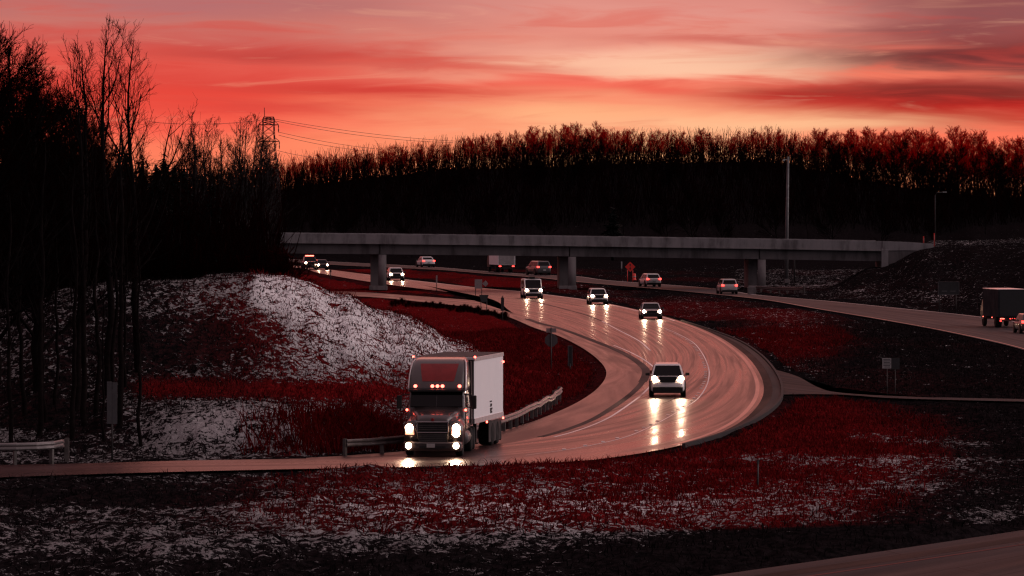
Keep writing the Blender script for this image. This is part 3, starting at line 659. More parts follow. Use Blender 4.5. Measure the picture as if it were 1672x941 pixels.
def twig_mat(name, c, tr):
    m = bpy.data.materials.new(name); m.use_nodes = True; T = NT(m.node_tree); T.n.remove(T.n['Principled BSDF'])
    geo = T.new('ShaderNodeNewGeometry'); f = T.noise(geo.outputs['Position'], .8, 2)
    cc = T.mix(T.step(f, .35, .65), (c[0] * .6, c[1] * .6, c[2] * .6, 1), (*c, 1))
    d = T.new('ShaderNodeBsdfDiffuse'); t = T.new('ShaderNodeBsdfTranslucent'); T.l.new(cc, d.inputs[0]); t.inputs[0].default_value = (*tr, 1)
    mx = T.new('ShaderNodeMixShader'); mx.inputs[0].default_value = .9; T.l.new(d.outputs[0], mx.inputs[1]); T.l.new(t.outputs[0], mx.inputs[2])
    T.l.new(mx.outputs[0], T.n['Material Output'].inputs[0]); return m
M_BARK = mat('dark_bark', (.014, .010, .010), .9, var=.5, scale=4, bump=.4, spec=.0)
M_PALE = mat('pale_birch_bark', (.042, .034, .034), .8, var=.6, scale=6, bump=.2, spec=.1)
M_TWIG = twig_mat('dark_twigs', (.018, .008, .008), (.05, .006, .006))
M_TWIG2 = twig_mat('red_backlit_twigs', (.030, .002, .003), (.92, .016, .024))
M_FIR = mat('dark_conifer_needles', (.008, .010, .009), .9, var=.5, scale=5, spec=.1)

def plant(meshes, label, px, d, top=None, H=None, rz=0.0, name='bare_tree', group=None, hh=1.0, wide=1.0):
    p = gat(px, d); t = thing(name, label, 'tree', (p.x, p.y, p.z), rz, group)
    if top is not None: sc = (CH - (top - HY) * d / FPX - p.z) / hh
    else: sc = H / hh
    t.scale = (sc * wide, sc * wide, sc)
    for nm, me_ in zip(('trunk', 'crown'), meshes): link(nm, me_, t)
    return t
MT = [M_BARK, M_TWIG]
tall = [tree_meshes('t', 11 + k, 18., .20, (19, 5, 5, 3), .28, .46, (22, 44), .15, .008, mats=MT) for k in range(3)]
plant(tall[0], 'tall slender bare tree with a narrow crown left of the two tallest', 122, 226, 60, rz=.3, hh=18.3)
plant(tall[1], 'tallest bare tree, its forked crown highest against the red sky', 178, 230, 28, rz=1.9, hh=18.3)
plant(tall[2], 'tall bare tree with a broad open crown right of the tallest one', 226, 236, 54, rz=4.1, hh=18.3)
dense = [tree_meshes('d', 31 + k, 15., .26, (34, 8, 7, 4), .12, .52, (28, 66), .09, .010, mats=MT) for k in range(2)]
rr = random.Random(5)
for k, (px, d, tp) in enumerate([(-45, 224, 20), (-8, 236, 38), (30, 250, 70), (62, 232, 110), (92, 262, 150), (14, 300, 120), (50, 320, 150), (120, 330, 170), (-70, 260, 60), (85, 300, 165), (150, 300, 190)]):
    plant(dense[k % 2], 'dense twiggy bare tree in the dark clump at the wood edge', px, d, tp, rz=rr.uniform(0, 6), group='dense trees at the wood edge', hh=15.3)
birch = [tree_meshes('b', 51 + k, 11., .085, (16, 5, 4, 3), .34, .36, (20, 46), .17, .007, fork=2, mats=[M_PALE, M_TWIG]) for k in range(2)]
for k, (px, d, tp) in enumerate([(322, 318, 176), (338, 330, 186), (366, 322, 205), (398, 312, 182), (412, 330, 180), (430, 322, 215), (446, 340, 230), (305, 340, 210), (384, 350, 215)]):
    plant(birch[k % 2], 'slim pale stemmed bare tree behind the snowy hill crest', px, d, tp, rz=rr.uniform(0, 6), group='pale stemmed trees behind the hill', hh=11.2, wide=1.0)
sn = MB(); sn.tube([(0, 0, -.3), (.05, 0, 3), (-.03, .05, 6), (.02, 0, 8.2)], [.14, .11, .08, .05], 9); sn.tube([(0, 0, 5), (.5, .1, 5.9), (.6, .1, 6.6)], [.07, .05, .03], 6); sn.tube([(0, 0, 6.4), (-.4, 0, 7.0)], [.06, .03], 6)
p = gat(318, 296); o = sn.build('tree_snag', M_BARK, loc=p); tag(o, 'thick dead broken tree stump standing among the slim pale trees', 'tree'); o.scale = (1, 1, (CH - (236 - HY) * 296 / FPX - p.z) / 8.2)
sap = [tree_meshes('s', 71 + k, 9., .075, (11, 4, 4, 2), .35, .24, (25, 50), .16, .006, mats=MT) for k in range(3)]
for k, (px, d, H) in enumerate([(18, 216, 11), (62, 219, 13), (74, 223, 9), (118, 217, 12), (140, 221, 15), (158, 224, 12), (196, 219, 14), (231, 215, 9.5), (90, 228, 10), (-14, 219, 12), (205, 232, 9), (40, 226, 12), (128, 234, 11), (170, 216, 7), (184, 226, 11)]):
    plant(sap[k % 3], 'thin dark sapling standing before the snowy hill near the left guardrail', px, d, H=H, rz=rr.uniform(0, 6), name='sapling', group='saplings at the hill foot', hh=9.)
wood = [tree_meshes('w', 91 + k, 10., .15, (24, 7, 6, 0), .12, .34, (30, 58), .13, .018, mats=MT) for k in range(3)]
for k in range(70):
    px = rr.uniform(-120, 445); d = rr.uniform(285, 470); tp = np.interp(px, [-120, 100, 250, 300, 380, 450], [170, 215, 235, 258, 275, 300]) + rr.uniform(0, 70)
    plant(wood[k % 3], 'dark bare tree in the wood behind the snowy hill', px, d, tp, rz=rr.uniform(0, 6), group='trees of the wood behind the hill', hh=10.2, wide=1.25)
def conifer(seed):
    rng = np.random.default_rng(seed); t = MB(); t.tube([(0, 0, -.3), (0, 0, 4), (0, 0, 9.6)], [.16, .10, .02], 8)
    V = []; Q = []; o = 0
    N = 5200; h = 1 - np.sqrt(rng.uniform(0, 1, N)) * .93; r = (1 - h) * 2.3 * rng.uniform(.25, 1, N) * (.8 + .35 * np.sin(h * 40)); an = rng.uniform(0, 6.283, N)
    c = np.stack([r * np.cos(an), r * np.sin(an), .4 + h * 9.4 - r * .25], -1); dr = np.stack([np.cos(an), np.sin(an), rng.normal(-.25, .35, N)], -1) * rng.uniform(.18, .42, N)[:, None]
    sd = np.stack([-np.sin(an), np.cos(an), rng.normal(0, .5, N)], -1) * rng.uniform(.05, .12, N)[:, None]
    V = np.stack([c - dr * .3 - sd, c - dr * .3 + sd, c + dr + sd * .3, c + dr - sd * .3], 1); b4 = np.arange(N) * 4
    cr = raw_mesh('crown', V, np.stack([b4, b4 + 1, b4 + 2, b4 + 3], -1), [M_FIR])
    to = t.build('trunk', M_BARK); tm = to.data; bpy.data.objects.remove(to); return tm, cr
fir = [conifer(3), conifer(8)]
for k, (px, d, tp) in enumerate([(255, 292, 268), (285, 300, 262), (300, 296, 275), (268, 320, 250), (330, 330, 285), (232, 300, 262), (206, 310, 245), (160, 300, 235), (345, 300, 300), (190, 290, 262), (120, 292, 240)]):
    plant(fir[k % 2], 'small black conifer among the bare trees behind the hill', px, d, tp, rz=rr.uniform(0, 6), name='conifer', group='conifers behind the hill', hh=9.8, wide=1.15)
plant(fir[0], 'lone dark conifer at the foot of the far wood above the overpass', 1000, 880, 338, name='conifer', hh=9.8, wide=1.6)
# low scrub along the hill crest and the ramp edge
scrub = [tree_meshes('scrub', 131 + k, 2.0, .03, (16, 6, 4, 0), .02, .75, (15, 65), .1, .010, fork=3, single=True, mats=[M_TWIG, twig_mat('dull_red_twigs', (.045, .005, .006), (.12, .008, .009))]) for k in range(3)]
def bush(me_, label, px, d, H, group, name='bare_shrub'):
    p = gat(px, d); o = link(name, me_); o.location = p; o.rotation_euler = (0, 0, rr.uniform(0, 6)); o.scale = (H / 2,) * 3; return tag(o, label, 'shrub', group)
for k in range(26):
    bush(scrub[k % 3], 'reddish bare shrub on the far side of the snowy hill crest', rr.uniform(300, 530), rr.uniform(276, 310), rr.uniform(1.2, 3.2), 'shrubs behind the hill crest')
for k in range(34):
    px = 640 + k * 5.6; y = np.interp(px, [640, 700, 760, 830], [497, 498, 506, 524]); d = dist_of(y)
    bush(scrub[k % 3], 'low dark shrub in the ragged line along the ramp edge', px, d - rr.uniform(1, 6), rr.uniform(.5, .9), 'shrubs along the ramp edge')
# the wood on the far ridge: ranks of bare trees
far = [tree_meshes('bare_tree', 151 + k, 12., .10, (28, 8, 9, 0), .20, .46, (25, 62), .09, .018, single=True, mats=[M_BARK, M_TWIG2 if k < 6 else M_TWIG], crown_shape=lambda t: np.clip(1.05 - .75 * t, .2, 1)) for k in range(10)]
TOPS = [(300, 290), (440, 272), (500, 258), (560, 246), (640, 238), (700, 240), (770, 224), (830, 212), (930, 206), (1030, 207), (1100, 214), (1180, 216), (1250, 213), (1400, 212), (1560, 214), (1640, 228), (1720, 224), (1800, 226)]
far_n = 0
def far_tree(px, d, top, label, group, wide, lo=0, hi=6):
    global far_n
    p = gat(px, d); me_ = far[lo + far_n % (hi - lo)]; far_n += 1; o = link('bare_tree', me_); o.location = p; o.rotation_euler = (0, 0, rr.uniform(0, 6.28))
    s = max(.4, (CH - (top - HY) * d / FPX - p.z) / 12.3); o.scale = (s * wide, s * wide, s); tag(o, label, 'tree', group)
for k in range(190):
    px = 425 + k * 7.1 + rr.uniform(-5, 5)
    far_tree(px, rr.uniform(1040, 1085), np.interp(px, *zip(*TOPS)) + rr.uniform(-6, 8) + 14 * rr.random() ** 2, 'bare tree in the rank along the skyline of the far ridge', 'skyline trees of the far wood', rr.uniform(.85, 1.35))
for k in range(74):
    px = 430 + k * 18.4 + rr.uniform(-8, 8)
    far_tree(px, rr.uniform(985, 1030), np.interp(px, *zip(*TOPS)) + rr.uniform(16, 40), 'bare tree on the dark slope below the ridge skyline', 'slope trees of the far wood', rr.uniform(1.0, 1.4), 6, 10)
for k in range(32):
    px = 430 + k * 42 + rr.uniform(-12, 12)
    far_tree(px, rr.uniform(900, 975), rr.uniform(290, 330), 'dark bare tree at the foot of the far wood behind the overpass', 'foot trees of the far wood', rr.uniform(1., 1.4), 6, 10)
# tangled undergrowth that nobody could count
def thicket(name, n, pxr, dr, hr, seed, m):
    g = np.random.default_rng(seed); px = g.uniform(*pxr, n); d = g.uniform(*dr, n); x = (px - CX) * d / FPX
    fu = np.interp(x / d, U, np.arange(len(U))).astype(int); fd = np.interp(d, D, np.arange(len(D))).astype(int); z = Zt[fd, fu]
    h = g.uniform(*hr, n); t = np.linspace(0, 1, 4)
    Pp = np.stack([x[:, None] + g.normal(0, .18, (n, 1)) * h[:, None] * t + g.normal(0, .05, (n, 4)) * h[:, None], d[:, None] + g.normal(0, .1, (n, 4)) * h[:, None], z[:, None] - .2 + h[:, None] * t], -1)
    V, Q = tubes(Pp, np.linspace(1, .3, 4)[None] * (.022 + .006 * h[:, None]), 3)
    return tag(link(name, raw_mesh(name, V, Q, [m])), kind='stuff')
thicket('undergrowth', 9000, (-150, 440), (275, 420), (1.5, 7), 1, M_TWIG)
thicket('ridge_undergrowth', 16000, (300, 1850), (960, 1075), (2, 8), 2, M_TWIG)
# ------------------------------------------------------------------ vehicles
WARM = (1.0, .64, .42)
M_GLASS = mat('dark_window_glass', (.004, .004, .005), .05, var=.1, spec=.22)
M_LAMP = mat('lit_headlamp_lens', (.9, .85, .8), .2, var=.02, emit=WARM, power=60)
M_LAMP2 = mat('lit_fog_lamp_lens', (.9, .85, .8), .2, var=.02, emit=WARM, power=22)
M_HOUSE = mat('halo_glow_housing', (.8, .6, .5), .3, .3, var=.1, emit=(1, .28, .15), power=1.5)  # housing given its own glow to stand in for the headlamp halo
M_LAMPW = mat('dim_headlamp_lens', (.75, .72, .7), .15, var=.05)
M_TAIL = mat('lit_red_lamp', (.5, .01, .01), .3, var=.05, emit=(1, .05, .04), power=5)
M_MARK = mat('lit_marker_lamp', (.6, .02, .02), .3, var=.05, emit=(1, .10, .07), power=9)
M_TYRE = mat('tyre_rubber', (.014, .013, .013), .85, var=.3, spec=.2)
M_RIM = mat('wheel_alloy', (.32, .31, .31), .35, .9, var=.3)
M_STEELRIM = mat('steel_wheel', (.22, .21, .21), .45, .8, var=.3)
M_PLAST = mat('black_plastic_trim', (.016, .015, .015), .6, var=.3, spec=.3)
M_CHROME = mat('chrome_trim', (.6, .57, .57), .18, 1.0, var=.1)
M_PLATE = mat('number_plate', (.45, .43, .42), .5)
PAINT = {}
def paint(name, c): return mat(name, c, .32, 0.0, var=.12, scale=1.2, coat=.6)

def rrect(x, y0, y1, r, z, n=5):
    """a rounded rectangle ring in plan"""
    pts = []
    for cx, cy, a0 in ((x - r, y1 - r, 0), (-x + r, y1 - r, 90), (-x + r, y0 + r, 180), (x - r, y0 + r, 270)):
        for k in range(n):
            a = R(a0 + 90 * k / (n - 1)); pts.append((cx + r * math.cos(a), cy + r * math.sin(a), z))
    return pts
def wheel(parent, x, y, r, w, rim=M_RIM):
    s = 1 if x > 0 else -1; h = MB(); h.lathe([(r * .6, -w / 2), (r * .93, -w / 2), (r, -w * .36), (r, w * .36), (r * .93, w / 2), (r * .6, w / 2)], (x, y, r), 'x', 24)
    wo = h.build('wheel', M_TYRE, parent)
    t = MB(); t.lathe([(r * .60, s * w * .10), (r * .62, s * w * .50), (r * .55, s * w * .48), (r * .45, s * w * .30), (r * .18, s * w * .34), (r * .15, s * w * .42), (.02, s * w * .42)], (x, y, r), 'x', 20)
    for k in range(5):
        a = 2 * math.pi * k / 5; t.box((x + s * w * .38, y + math.cos(a) * r * .36, r + math.sin(a) * r * .36), (w * .12, r * .14, r * .5), 0, a - math.pi / 2 if False else math.pi / 2 - a)
    t.build('rim', rim, wo)
def lamp(parent, x, y, z, energy, size=62, tilt=3.0):
    d = bpy.data.lights.new('headlight_lamp', 'SPOT'); d.energy = energy; d.color = WARM; d.spot_size = R(size); d.spot_blend = 1.0; d.shadow_soft_size = .07
    o = bpy.data.objects.new('headlight_lamp', d); COL.objects.link(o); o.parent = parent; o.location = (x, y, z)
    o.rotation_euler = Vector((0, -1, -math.tan(R(tilt)))).to_track_quat('-Z', 'Y').to_euler()

PROF = {
    'sedan': dict(top=[(0, .40), (.015, .47), (.06, .53), (.14, .57), (.27, .635), (.5, .66), (.8, .69), (.94, .70), (.985, .66), (1, .50)], cab=(.25, .87, .40, .73), r=.33),
    'suv': dict(top=[(0, .38), (.012, .50), (.05, .57), (.12, .60), (.25, .64), (.5, .65), (.8, .67), (.96, .66), (.99, .60), (1, .45)], cab=(.235, .985, .36, .93), r=.37),
    'hatch': dict(top=[(0, .38), (.012, .48), (.05, .54), (.12, .58), (.25, .63), (.5, .65), (.8, .67), (.96, .66), (.99, .60), (1, .45)], cab=(.22, .985, .36, .86), r=.33),
    'van': dict(top=[(0, .30), (.012, .40), (.04, .47), (.10, .50), (.17, .53), (.4, .54), (.8, .54), (.97, .54), (.99, .50), (1, .4)], cab=(.12, .99, .26, .975), r=.36),
    'pickup': dict(top=[(0, .38), (.012, .52), (.05, .60), (.12, .62), (.27, .65), (.5, .66), (.62, .66), (.9, .66), (.99, .62), (1, .5)], cab=(.26, .60, .36, .58), r=.40),
}
def make_car(name, label, cat, kind, LWH, col, pos, rz, front_on, tail_on, beam=0.0, group=None, lamp_h=None, roof_gear=None, wide_grille=True, scale=1.0, lampmat=None):
    L, Wd, H = LWH; pr = PROF[kind]; cabp = pr['cab']; rw = pr['r']; hw = Wd / 2
    t = thing(name, label, cat, pos, rz, group, scale)
    yy = lambda f: -L / 2 + f * L
    wf = lambda f: hw * np.interp(f, [0, .04, .12, .25, .8, .95, 1], [.80, .91, .97, 1, 1, .95, .86])
    zb = .22
    rings = []
    for f, h in pr['top']:
        w = wf(f); zt = h * H; b0 = zb + (.10 if f in (0, 1) else .0)
        hr = [(w * .86, b0), (w * .98, b0 + .10), (w, b0 + .3 * (zt - b0)), (w * .995, b0 + .62 * (zt - b0)), (w * .96, zt - .07), (w * .84, zt), (w * .42, zt + .012)]
        rings.append([(x, yy(f), z) for x, z in hr] + [(-x, yy(f), z) for x, z in hr[::-1]])
    body = MB().loft(rings, True, True).build('body', col, t, sub=1)
    # cabin: pillars and roof in the body colour with glass standing 6 mm proud
    a0, a1, r0, r1 = cabp; zbelt = np.interp(a0, *zip(*pr['top'])) * H - .03; zbr = np.interp(a1, *zip(*pr['top'])) * H - .05; zr = H
    wb = hw * .93; wt = hw * (.90 if kind == 'van' else .74)
    B = [(-wb, yy(a0), zbelt), (wb, yy(a0), zbelt), (wb, yy(a1), zbr), (-wb, yy(a1), zbr)]; Tp = [(-wt, yy(r0), zr - .05), (wt, yy(r0), zr - .05), (wt, yy(r1), zr - .06), (-wt, yy(r1), zr - .06)]
    Tq = [(-wt * .82, yy(r0) + .14, zr), (wt * .82, yy(r0) + .14, zr), (wt * .82, yy(r1) - .14, zr), (-wt * .82, yy(r1) - .14, zr)]
    MB().loft([B, Tp, Tq], True, False).build('cabin', col, t, .035)
    def lerp4(A, Bq, C_, D_, u0, u1, v0, v1):      # quad A B (bottom) C D (top, C above B)
        A, Bq, C_, D_ = map(Vector, (A, Bq, C_, D_)); f = lambda u, v: (A.lerp(Bq, u)).lerp(D_.lerp(C_, u), v)
        return [f(u0, v0), f(u1, v0), f(u1, v1), f(u0, v1)]
    MB().panel(lerp4(B[0], B[1], Tp[1], Tp[0], .06, .94, .06, .93), .010).build('windscreen', M_GLASS, t)
    if kind != 'van': MB().panel(lerp4(B[2], B[3], Tp[3], Tp[2], .08, .92, .22, .90), .010).build('rear_window', M_GLASS, t)
    else: MB().panel(lerp4(B[2], B[3], Tp[3], Tp[2], .08, .92, .35, .85), .010).build('rear_window', M_GLASS, t)
    for sd in (0, 1):
        q = (B[1], B[2], Tp[2], Tp[1]) if sd else (B[3], B[0], Tp[0], Tp[3])
        for (u0, u1) in ((.10, .47), (.51, .90)):
            MB().panel(lerp4(*q, u0, u1, .14, .88), .010).build('side_window', M_GLASS, t)
    # wheels, arches, bumpers
    for fy in (.185, .80):
        for sx in (-1, 1):
            wheel(t, sx * (hw - .12), yy(fy), rw, .22)
            MB().lathe([(rw + .07, -.03), (rw + .07, .03), (rw + .0, .035)], (sx * (hw - .02), yy(fy), rw + .02), 'x', 20).build('wheel_arch', M_PLAST, t)
    fw = wf(.03)
    MB().box((0, yy(0) + .10, .385), (Wd * .84, .38, .33)).build('front_bumper', M_PLAST, t, .04)
    MB().box((0, yy(1) - .10, .36), (Wd * .88, .30, .22)).build('rear_bumper', M_PLAST, t, .04)
    MB().box((0, 0, .30), (Wd * .80, L * .82, .16)).build('underbody', M_PLAST, t)
    lh = lamp_h or .47 * H; ghz = lh - .03
    gw = Wd * (.52 if wide_grille else .36)
    MB().prism([(-gw / 2, ghz + .09), (-gw * .40, ghz - .15), (gw * .40, ghz - .15), (gw / 2, ghz + .09), (gw * .42, ghz + .15), (-gw * .42, ghz + .15)], 'y', yy(0) - .035, yy(0) + .12).build('grille', M_PLAST, t, .015)
    MB().box((0, yy(0) - .075, .46), (.36, .02, .13)).build('number_plate', M_PLATE, t)
    MB().box((0, yy(1) + .055, .62), (.36, .02, .13)).build('number_plate', M_PLATE, t)
    for sx in (-1, 1):
        x = sx * (hw - .25)
        MB().hexa([(x - .19, yy(.028) + .0 - (.0 if sx * 1 > 0 else .0), lh - .09), (x + .19, yy(.028), lh - .07), (x + .19, yy(.07), lh - .07), (x - .19, yy(.07), lh - .09),
                   (x - .17, yy(.03), lh + .09), (x + .17, yy(.03), lh + .11), (x + .17, yy(.08), lh + .11), (x - .17, yy(.08), lh + .09)]).build('headlight', M_PLAST if not front_on else M_HOUSE, t, .02)
        q = MB(); q.lathe([(.02, -.05), (.13, -.035), (.145, .03)], (x, yy(.018) - .01, lh + .01), 'y', 16); q.build('headlight_lens', (lampmat or M_LAMP) if front_on else M_LAMPW, t)
        MB().hexa([(sx * hw * .62, yy(1) - .10, lh + .10), (sx * hw * .95, yy(1) - .16, lh + .10), (sx * hw * .95, yy(1) - .02, lh + .10), (sx * hw * .62, yy(1) + .03, lh + .10),
                   (sx * hw * .66, yy(1) - .10, lh + .28), (sx * hw * .95, yy(1) - .16, lh + .30), (sx * hw * .93, yy(1) - .03, lh + .30), (sx * hw * .66, yy(1) + .02, lh + .28)]).build('tail_light', M_TAIL if tail_on else mat('unlit_tail_lamp', (.2, .01, .01), .3), t, .015)
        m = MB(); m.box((sx * (hw + .11), yy(a0 + .08), zbelt + .12), (.22, .10, .15)); m.box((sx * (hw + .0), yy(a0 + .09), zbelt + .06), (.16, .05, .05)); m.build('mirror', M_PLAST, t, .02)
        if beam: lamp(t, x, yy(0) - .25, lh, beam)
    if roof_gear: roof_gear(t, H, L)
    return t
def front_pos(px, py, L, face=1):
    """where a car stands whose nearest tyres touch the road at a photo pixel"""
    p = G(px, py); d = p.y + .31 * L; return Vector((p.x * d / p.y, d, .012))
WHITE = paint('white_car_paint', (.76, .72, .72)); SILVER = paint('silver_car_paint', (.40, .38, .38)); GREY = paint('dark_grey_car_paint', (.06, .056, .058)); BLACKP = paint('black_car_paint', (.02, .019, .02)); REDP = paint('dark_red_car_paint', (.16, .015, .015))
make_car('suv', 'white sport utility vehicle driving alone through the wet bend with headlights on', 'car', 'suv', (4.7, 1.92, 1.72), WHITE, front_pos(1089.5, 648, 4.7), R(-1), True, False, 420, lamp_h=.98)
make_car('sedan', 'pale sedan with bright headlights, nearest behind the white sport utility vehicle', 'car', 'sedan', (4.6, 1.85, 1.42), SILVER, front_pos(1062, 521.5, 4.6), R(2), True, False, 420, lamp_h=.66)
make_car('suv', 'white topped car with headlights on, between the van and the pale sedan', 'car', 'suv', (4.5, 1.86, 1.58), WHITE, front_pos(975.5, 497.5, 4.5), R(4), True, False, 420, lamp_h=.84)
def van_rack(t, H, L):
    MB().box((-.05, -L * .15, H + .13), (.62, .9, .22)).build('roof_unit', M_PLAST, t, .03)
    q = MB(); q.box((0, -L * .02, H + .02), (1.3, .06, .05)); q.box((0, -L * .25, H + .02), (1.3, .06, .05)); q.build('roof_bars', M_PLAST, t)
make_car('van', 'white van with a dark unit on its roof, coming round from the overpass', 'van', 'van', (5.3, 2.0, 2.05), WHITE, front_pos(868, 487.5, 5.3), R(5), True, False, 380, lamp_h=.86, roof_gear=van_rack)
make_car('sedan', 'white car with headlights on just emerging beside the first bridge pier', 'car', 'hatch', (4.4, 1.85, 1.5), WHITE, front_pos(645.5, 458.5, 4.4), R(6), True, False, 300, lamp_h=.72, scale=1.1)
make_car('sedan', 'distant car with lit headlights beside the dark pickup at the far left', 'car', 'hatch', (4.4, 1.8, 1.5), GREY, front_pos(525, 441, 4.4), R(8), True, False, 120, lamp_h=.72)
def beacon(t, H, L):
    MB().box((0, -L * .08, H + .07), (1.25, .28, .13)).build('light_bar', M_MARK, t, .03)
make_car('pickup_truck', 'dark pickup with a red light bar on its roof, farthest oncoming vehicle under the overpass', 'pickup', 'pickup', (5.6, 2.05, 1.92), BLACKP, front_pos(505, 440, 5.6), R(8), True, False, 160, lamp_h=.98, roof_gear=beacon)
def up_heading(px):
    p = UP_A; i = int(np.argmin(np.abs(p[:, 0] / p[:, 1] * FPX + CX - px))); q0, q1 = p[min(i + 3, len(p) - 1)], p[max(i - 3, 0)]; v = q1 - q0
    return math.pi + math.atan2(-v[0], v[1])
def away(name, label, cat, kind, LWH, col, px, py, k=1.0):
    make_car(name, label, cat, kind, LWH, col, front_pos(px, py, LWH[0]), up_heading(px), False, True, scale=k)
away('sedan', 'white sedan driving away alone, smallest car left of the distant lorry', 'car', 'sedan', (4.6, 1.85, 1.42), WHITE, 694.5, 436.5, 1.12)
away('suv', 'dark sport utility vehicle driving away beside the middle bridge pier', 'car', 'suv', (4.7, 1.92, 1.72), GREY, 878.5, 449.5, 1.12)
away('hatchback', 'small white hatchback driving away near the orange diamond sign', 'car', 'hatch', (4.3, 1.85, 1.5), WHITE, 1061, 468.5, 1.04)
away('suv', 'grey sport utility vehicle driving away close to the right bridge pier', 'car', 'suv', (4.6, 1.9, 1.66), SILVER, 1187, 480.5)
away('sedan', 'dark car cut off by the right picture edge, beside the box lorry', 'car', 'hatch', (4.5, 1.85, 1.55), GREY, 1679, 545)

# ---- the big oncoming articulated lorry
M_CABW = paint('dark_grey_cab_paint', (.065, .05, .05)); M_HOOD = paint('hood_paint', (.035, .026, .026)); M_REDP = mat('red_fairing_panel', (.24, .005, .006), .45, var=.2)
M_TRAIL = mat('white_trailer_side', (.88, .85, .86), .5, var=.08, scale=.5); M_TFRONT = mat('dark_trailer_front', (.022, .016, .016), .6, var=.3); M_ALU = mat('aluminium_rail', (.78, .70, .69), .35, .4, var=.25)
TY = 745.0; TD = dist_of(TY)
tk = thing('semi_truck', 'articulated lorry with a red panelled roof fairing and white trailer, headlights blazing', 'truck', ((707 - CX) * TD / FPX, TD - .9, .016), R(-4.2), scale=1.0)
FZ = [(2.62, 1.96, 1.17), (2.78, 2.00, 1.185), (3.0, 2.10, 1.185), (3.3, 2.34, 1.17), (3.6, 2.70, 1.14), (3.80, 3.05, 1.10), (3.92, 3.40, 1.02), (3.965, 3.75, .90)]
fy = lambda z: float(np.interp(z, [f[0] for f in FZ], [f[1] for f in FZ]))
MB().loft([rrect(w, y, 4.95, .26, z) for z, y, w in FZ], True, True).build('roof_fairing', M_CABW, tk)
g = MB(); n = 7
zs = np.linspace(3.03, 3.74, n); vs = []
for z in zs:
    w = np.interp(z, [3.03, 3.74], [.66, .80])
    for u in np.linspace(-1, 1, 9): vs.append((u * w + .04, fy(z) - .012, z))
for z in zs:
    w = np.interp(z, [3.03, 3.74], [.66, .80])
    for u in np.linspace(-1, 1, 9): vs.append((u * w + .04, fy(z) + .03, z))
fs = [(i * 9 + j, i * 9 + j + 1, (i + 1) * 9 + j + 1, (i + 1) * 9 + j) for i in range(n - 1) for j in range(8)]; o9 = n * 9
fs += [tuple(a + o9 for a in f)[::-1] for f in fs]
g.add(vs, fs, True); g.build('fairing_panel', M_REDP, tk)
for sx in (-1, 1):   # rounded edge ribs and side extenders of the fairing
    MB().loft([[(sx * (w - .015), y + .03, z), (sx * (w + .035), y + .10, z), (sx * (w + .035), y + .26, z), (sx * (w - .015), y + .26, z)] for z, y, w in FZ[:7]], True, True).build('fairing_edge', M_ALU, tk)
    MB().hexa([(sx * 1.20, 4.55, 1.1), (sx * 1.24, 4.55, 1.1), (sx * 1.24, 5.25, 1.1), (sx * 1.20, 5.25, 1.1), (sx * 1.17, 4.55, 3.8), (sx * 1.21, 4.55, 3.8), (sx * 1.21, 5.25, 3.75), (sx * 1.17, 5.25, 3.75)]).build('side_extender', M_CABW, tk, .01)
MB().loft([rrect(1.17, 1.62, 4.95, .14, 1.0), rrect(1.19, 1.66, 4.95, .14, 1.5), rrect(1.19, 1.72, 4.95, .14, 1.95), rrect(1.15, 2.06, 4.95, .14, 2.60), rrect(1.16, 2.02, 4.95, .14, 2.66)], True, False).build('cab', M_CABW, tk, .02)
for s0, s1 in ((-1.09, -.012), (.012, 1.09)):
    MB().panel([(s0, 1.70 if True else 0, 1.99), (s1, 1.70, 1.99), (s1 * .98, 2.045, 2.585), (s0 * .98, 2.045, 2.585)], .022).build('windscreen', M_GLASS, tk, .006)
MB().hexa([(-1.15, 1.86, 2.60), (1.15, 1.86, 2.60), (1.15, 2.06, 2.62), (-1.15, 2.06, 2.62), (-1.15, 1.86, 2.68), (1.15, 1.86, 2.68), (1.15, 2.06, 2.74), (-1.15, 2.06, 2.74)]).build('sun_visor', M_PLAST, tk, .015)
for x in (-.92, -.21, 0, .21, .92):
    MB().lathe([(.075, -.03), (.06, -.06), (.02, -.075)], (x + .02, fy(2.83) + .02, 2.83), 'y', 12).build('marker_light', M_MARK, tk)
def hood_ring(y, w, zt, zl):
    h = [(w, zl), (w, zt - .22), (w * .95, zt - .08), (w * .80, zt - .01), (w * .4, zt + .02)]
    return [(x, y, z) for x, z in h] + [(-x, y, z) for x, z in h[::-1]]
MB().loft([hood_ring(.03, .66, 1.50, .75), hood_ring(.10, .68, 1.58, .72), hood_ring(.6, .78, 1.72, .72), hood_ring(1.2, .94, 1.86, .72), hood_ring(1.72, 1.06, 1.99, .72)], True, True).build('hood', M_HOOD, tk)
gr = MB(); gr.prism([(-.60, .55), (.60, .55), (.64, 1.44), (-.64, 1.44)], 'y', -.02, .10); gro = gr.build('grille', M_PLAST, tk, .02)
c = MB()
c.prism([(-.66, 1.40), (.66, 1.40), (.66, 1.46), (-.66, 1.46)], 'y', -.05, .08); c.prism([(-.62, .98), (.62, .98), (.62, 1.02), (-.62, 1.02)], 'y', -.05, .06)
for sx in (-1, 1): c.hexa([(sx * .60, -.05, 1.0), (sx * .65, -.05, 1.0), (sx * .65, .06, 1.0), (sx * .60, .06, 1.0), (sx * .61, -.05, 1.43), (sx * .67, -.05, 1.43), (sx * .67, .06, 1.43), (sx * .61, .06, 1.43)])
c.build('grille_surround', M_CHROME, gro, .01)
s_ = MB()
for z in (1.12, 1.20, 1.28): s_.box((0, -.03, z), (1.16, .03, .022))
for z in (.66, .74, .82, .90): s_.box((0, -.03, z), (1.12, .03, .03))
s_.build('slats', mat('dull_grille_slats', (.10, .09, .09), .5, .5), gro)
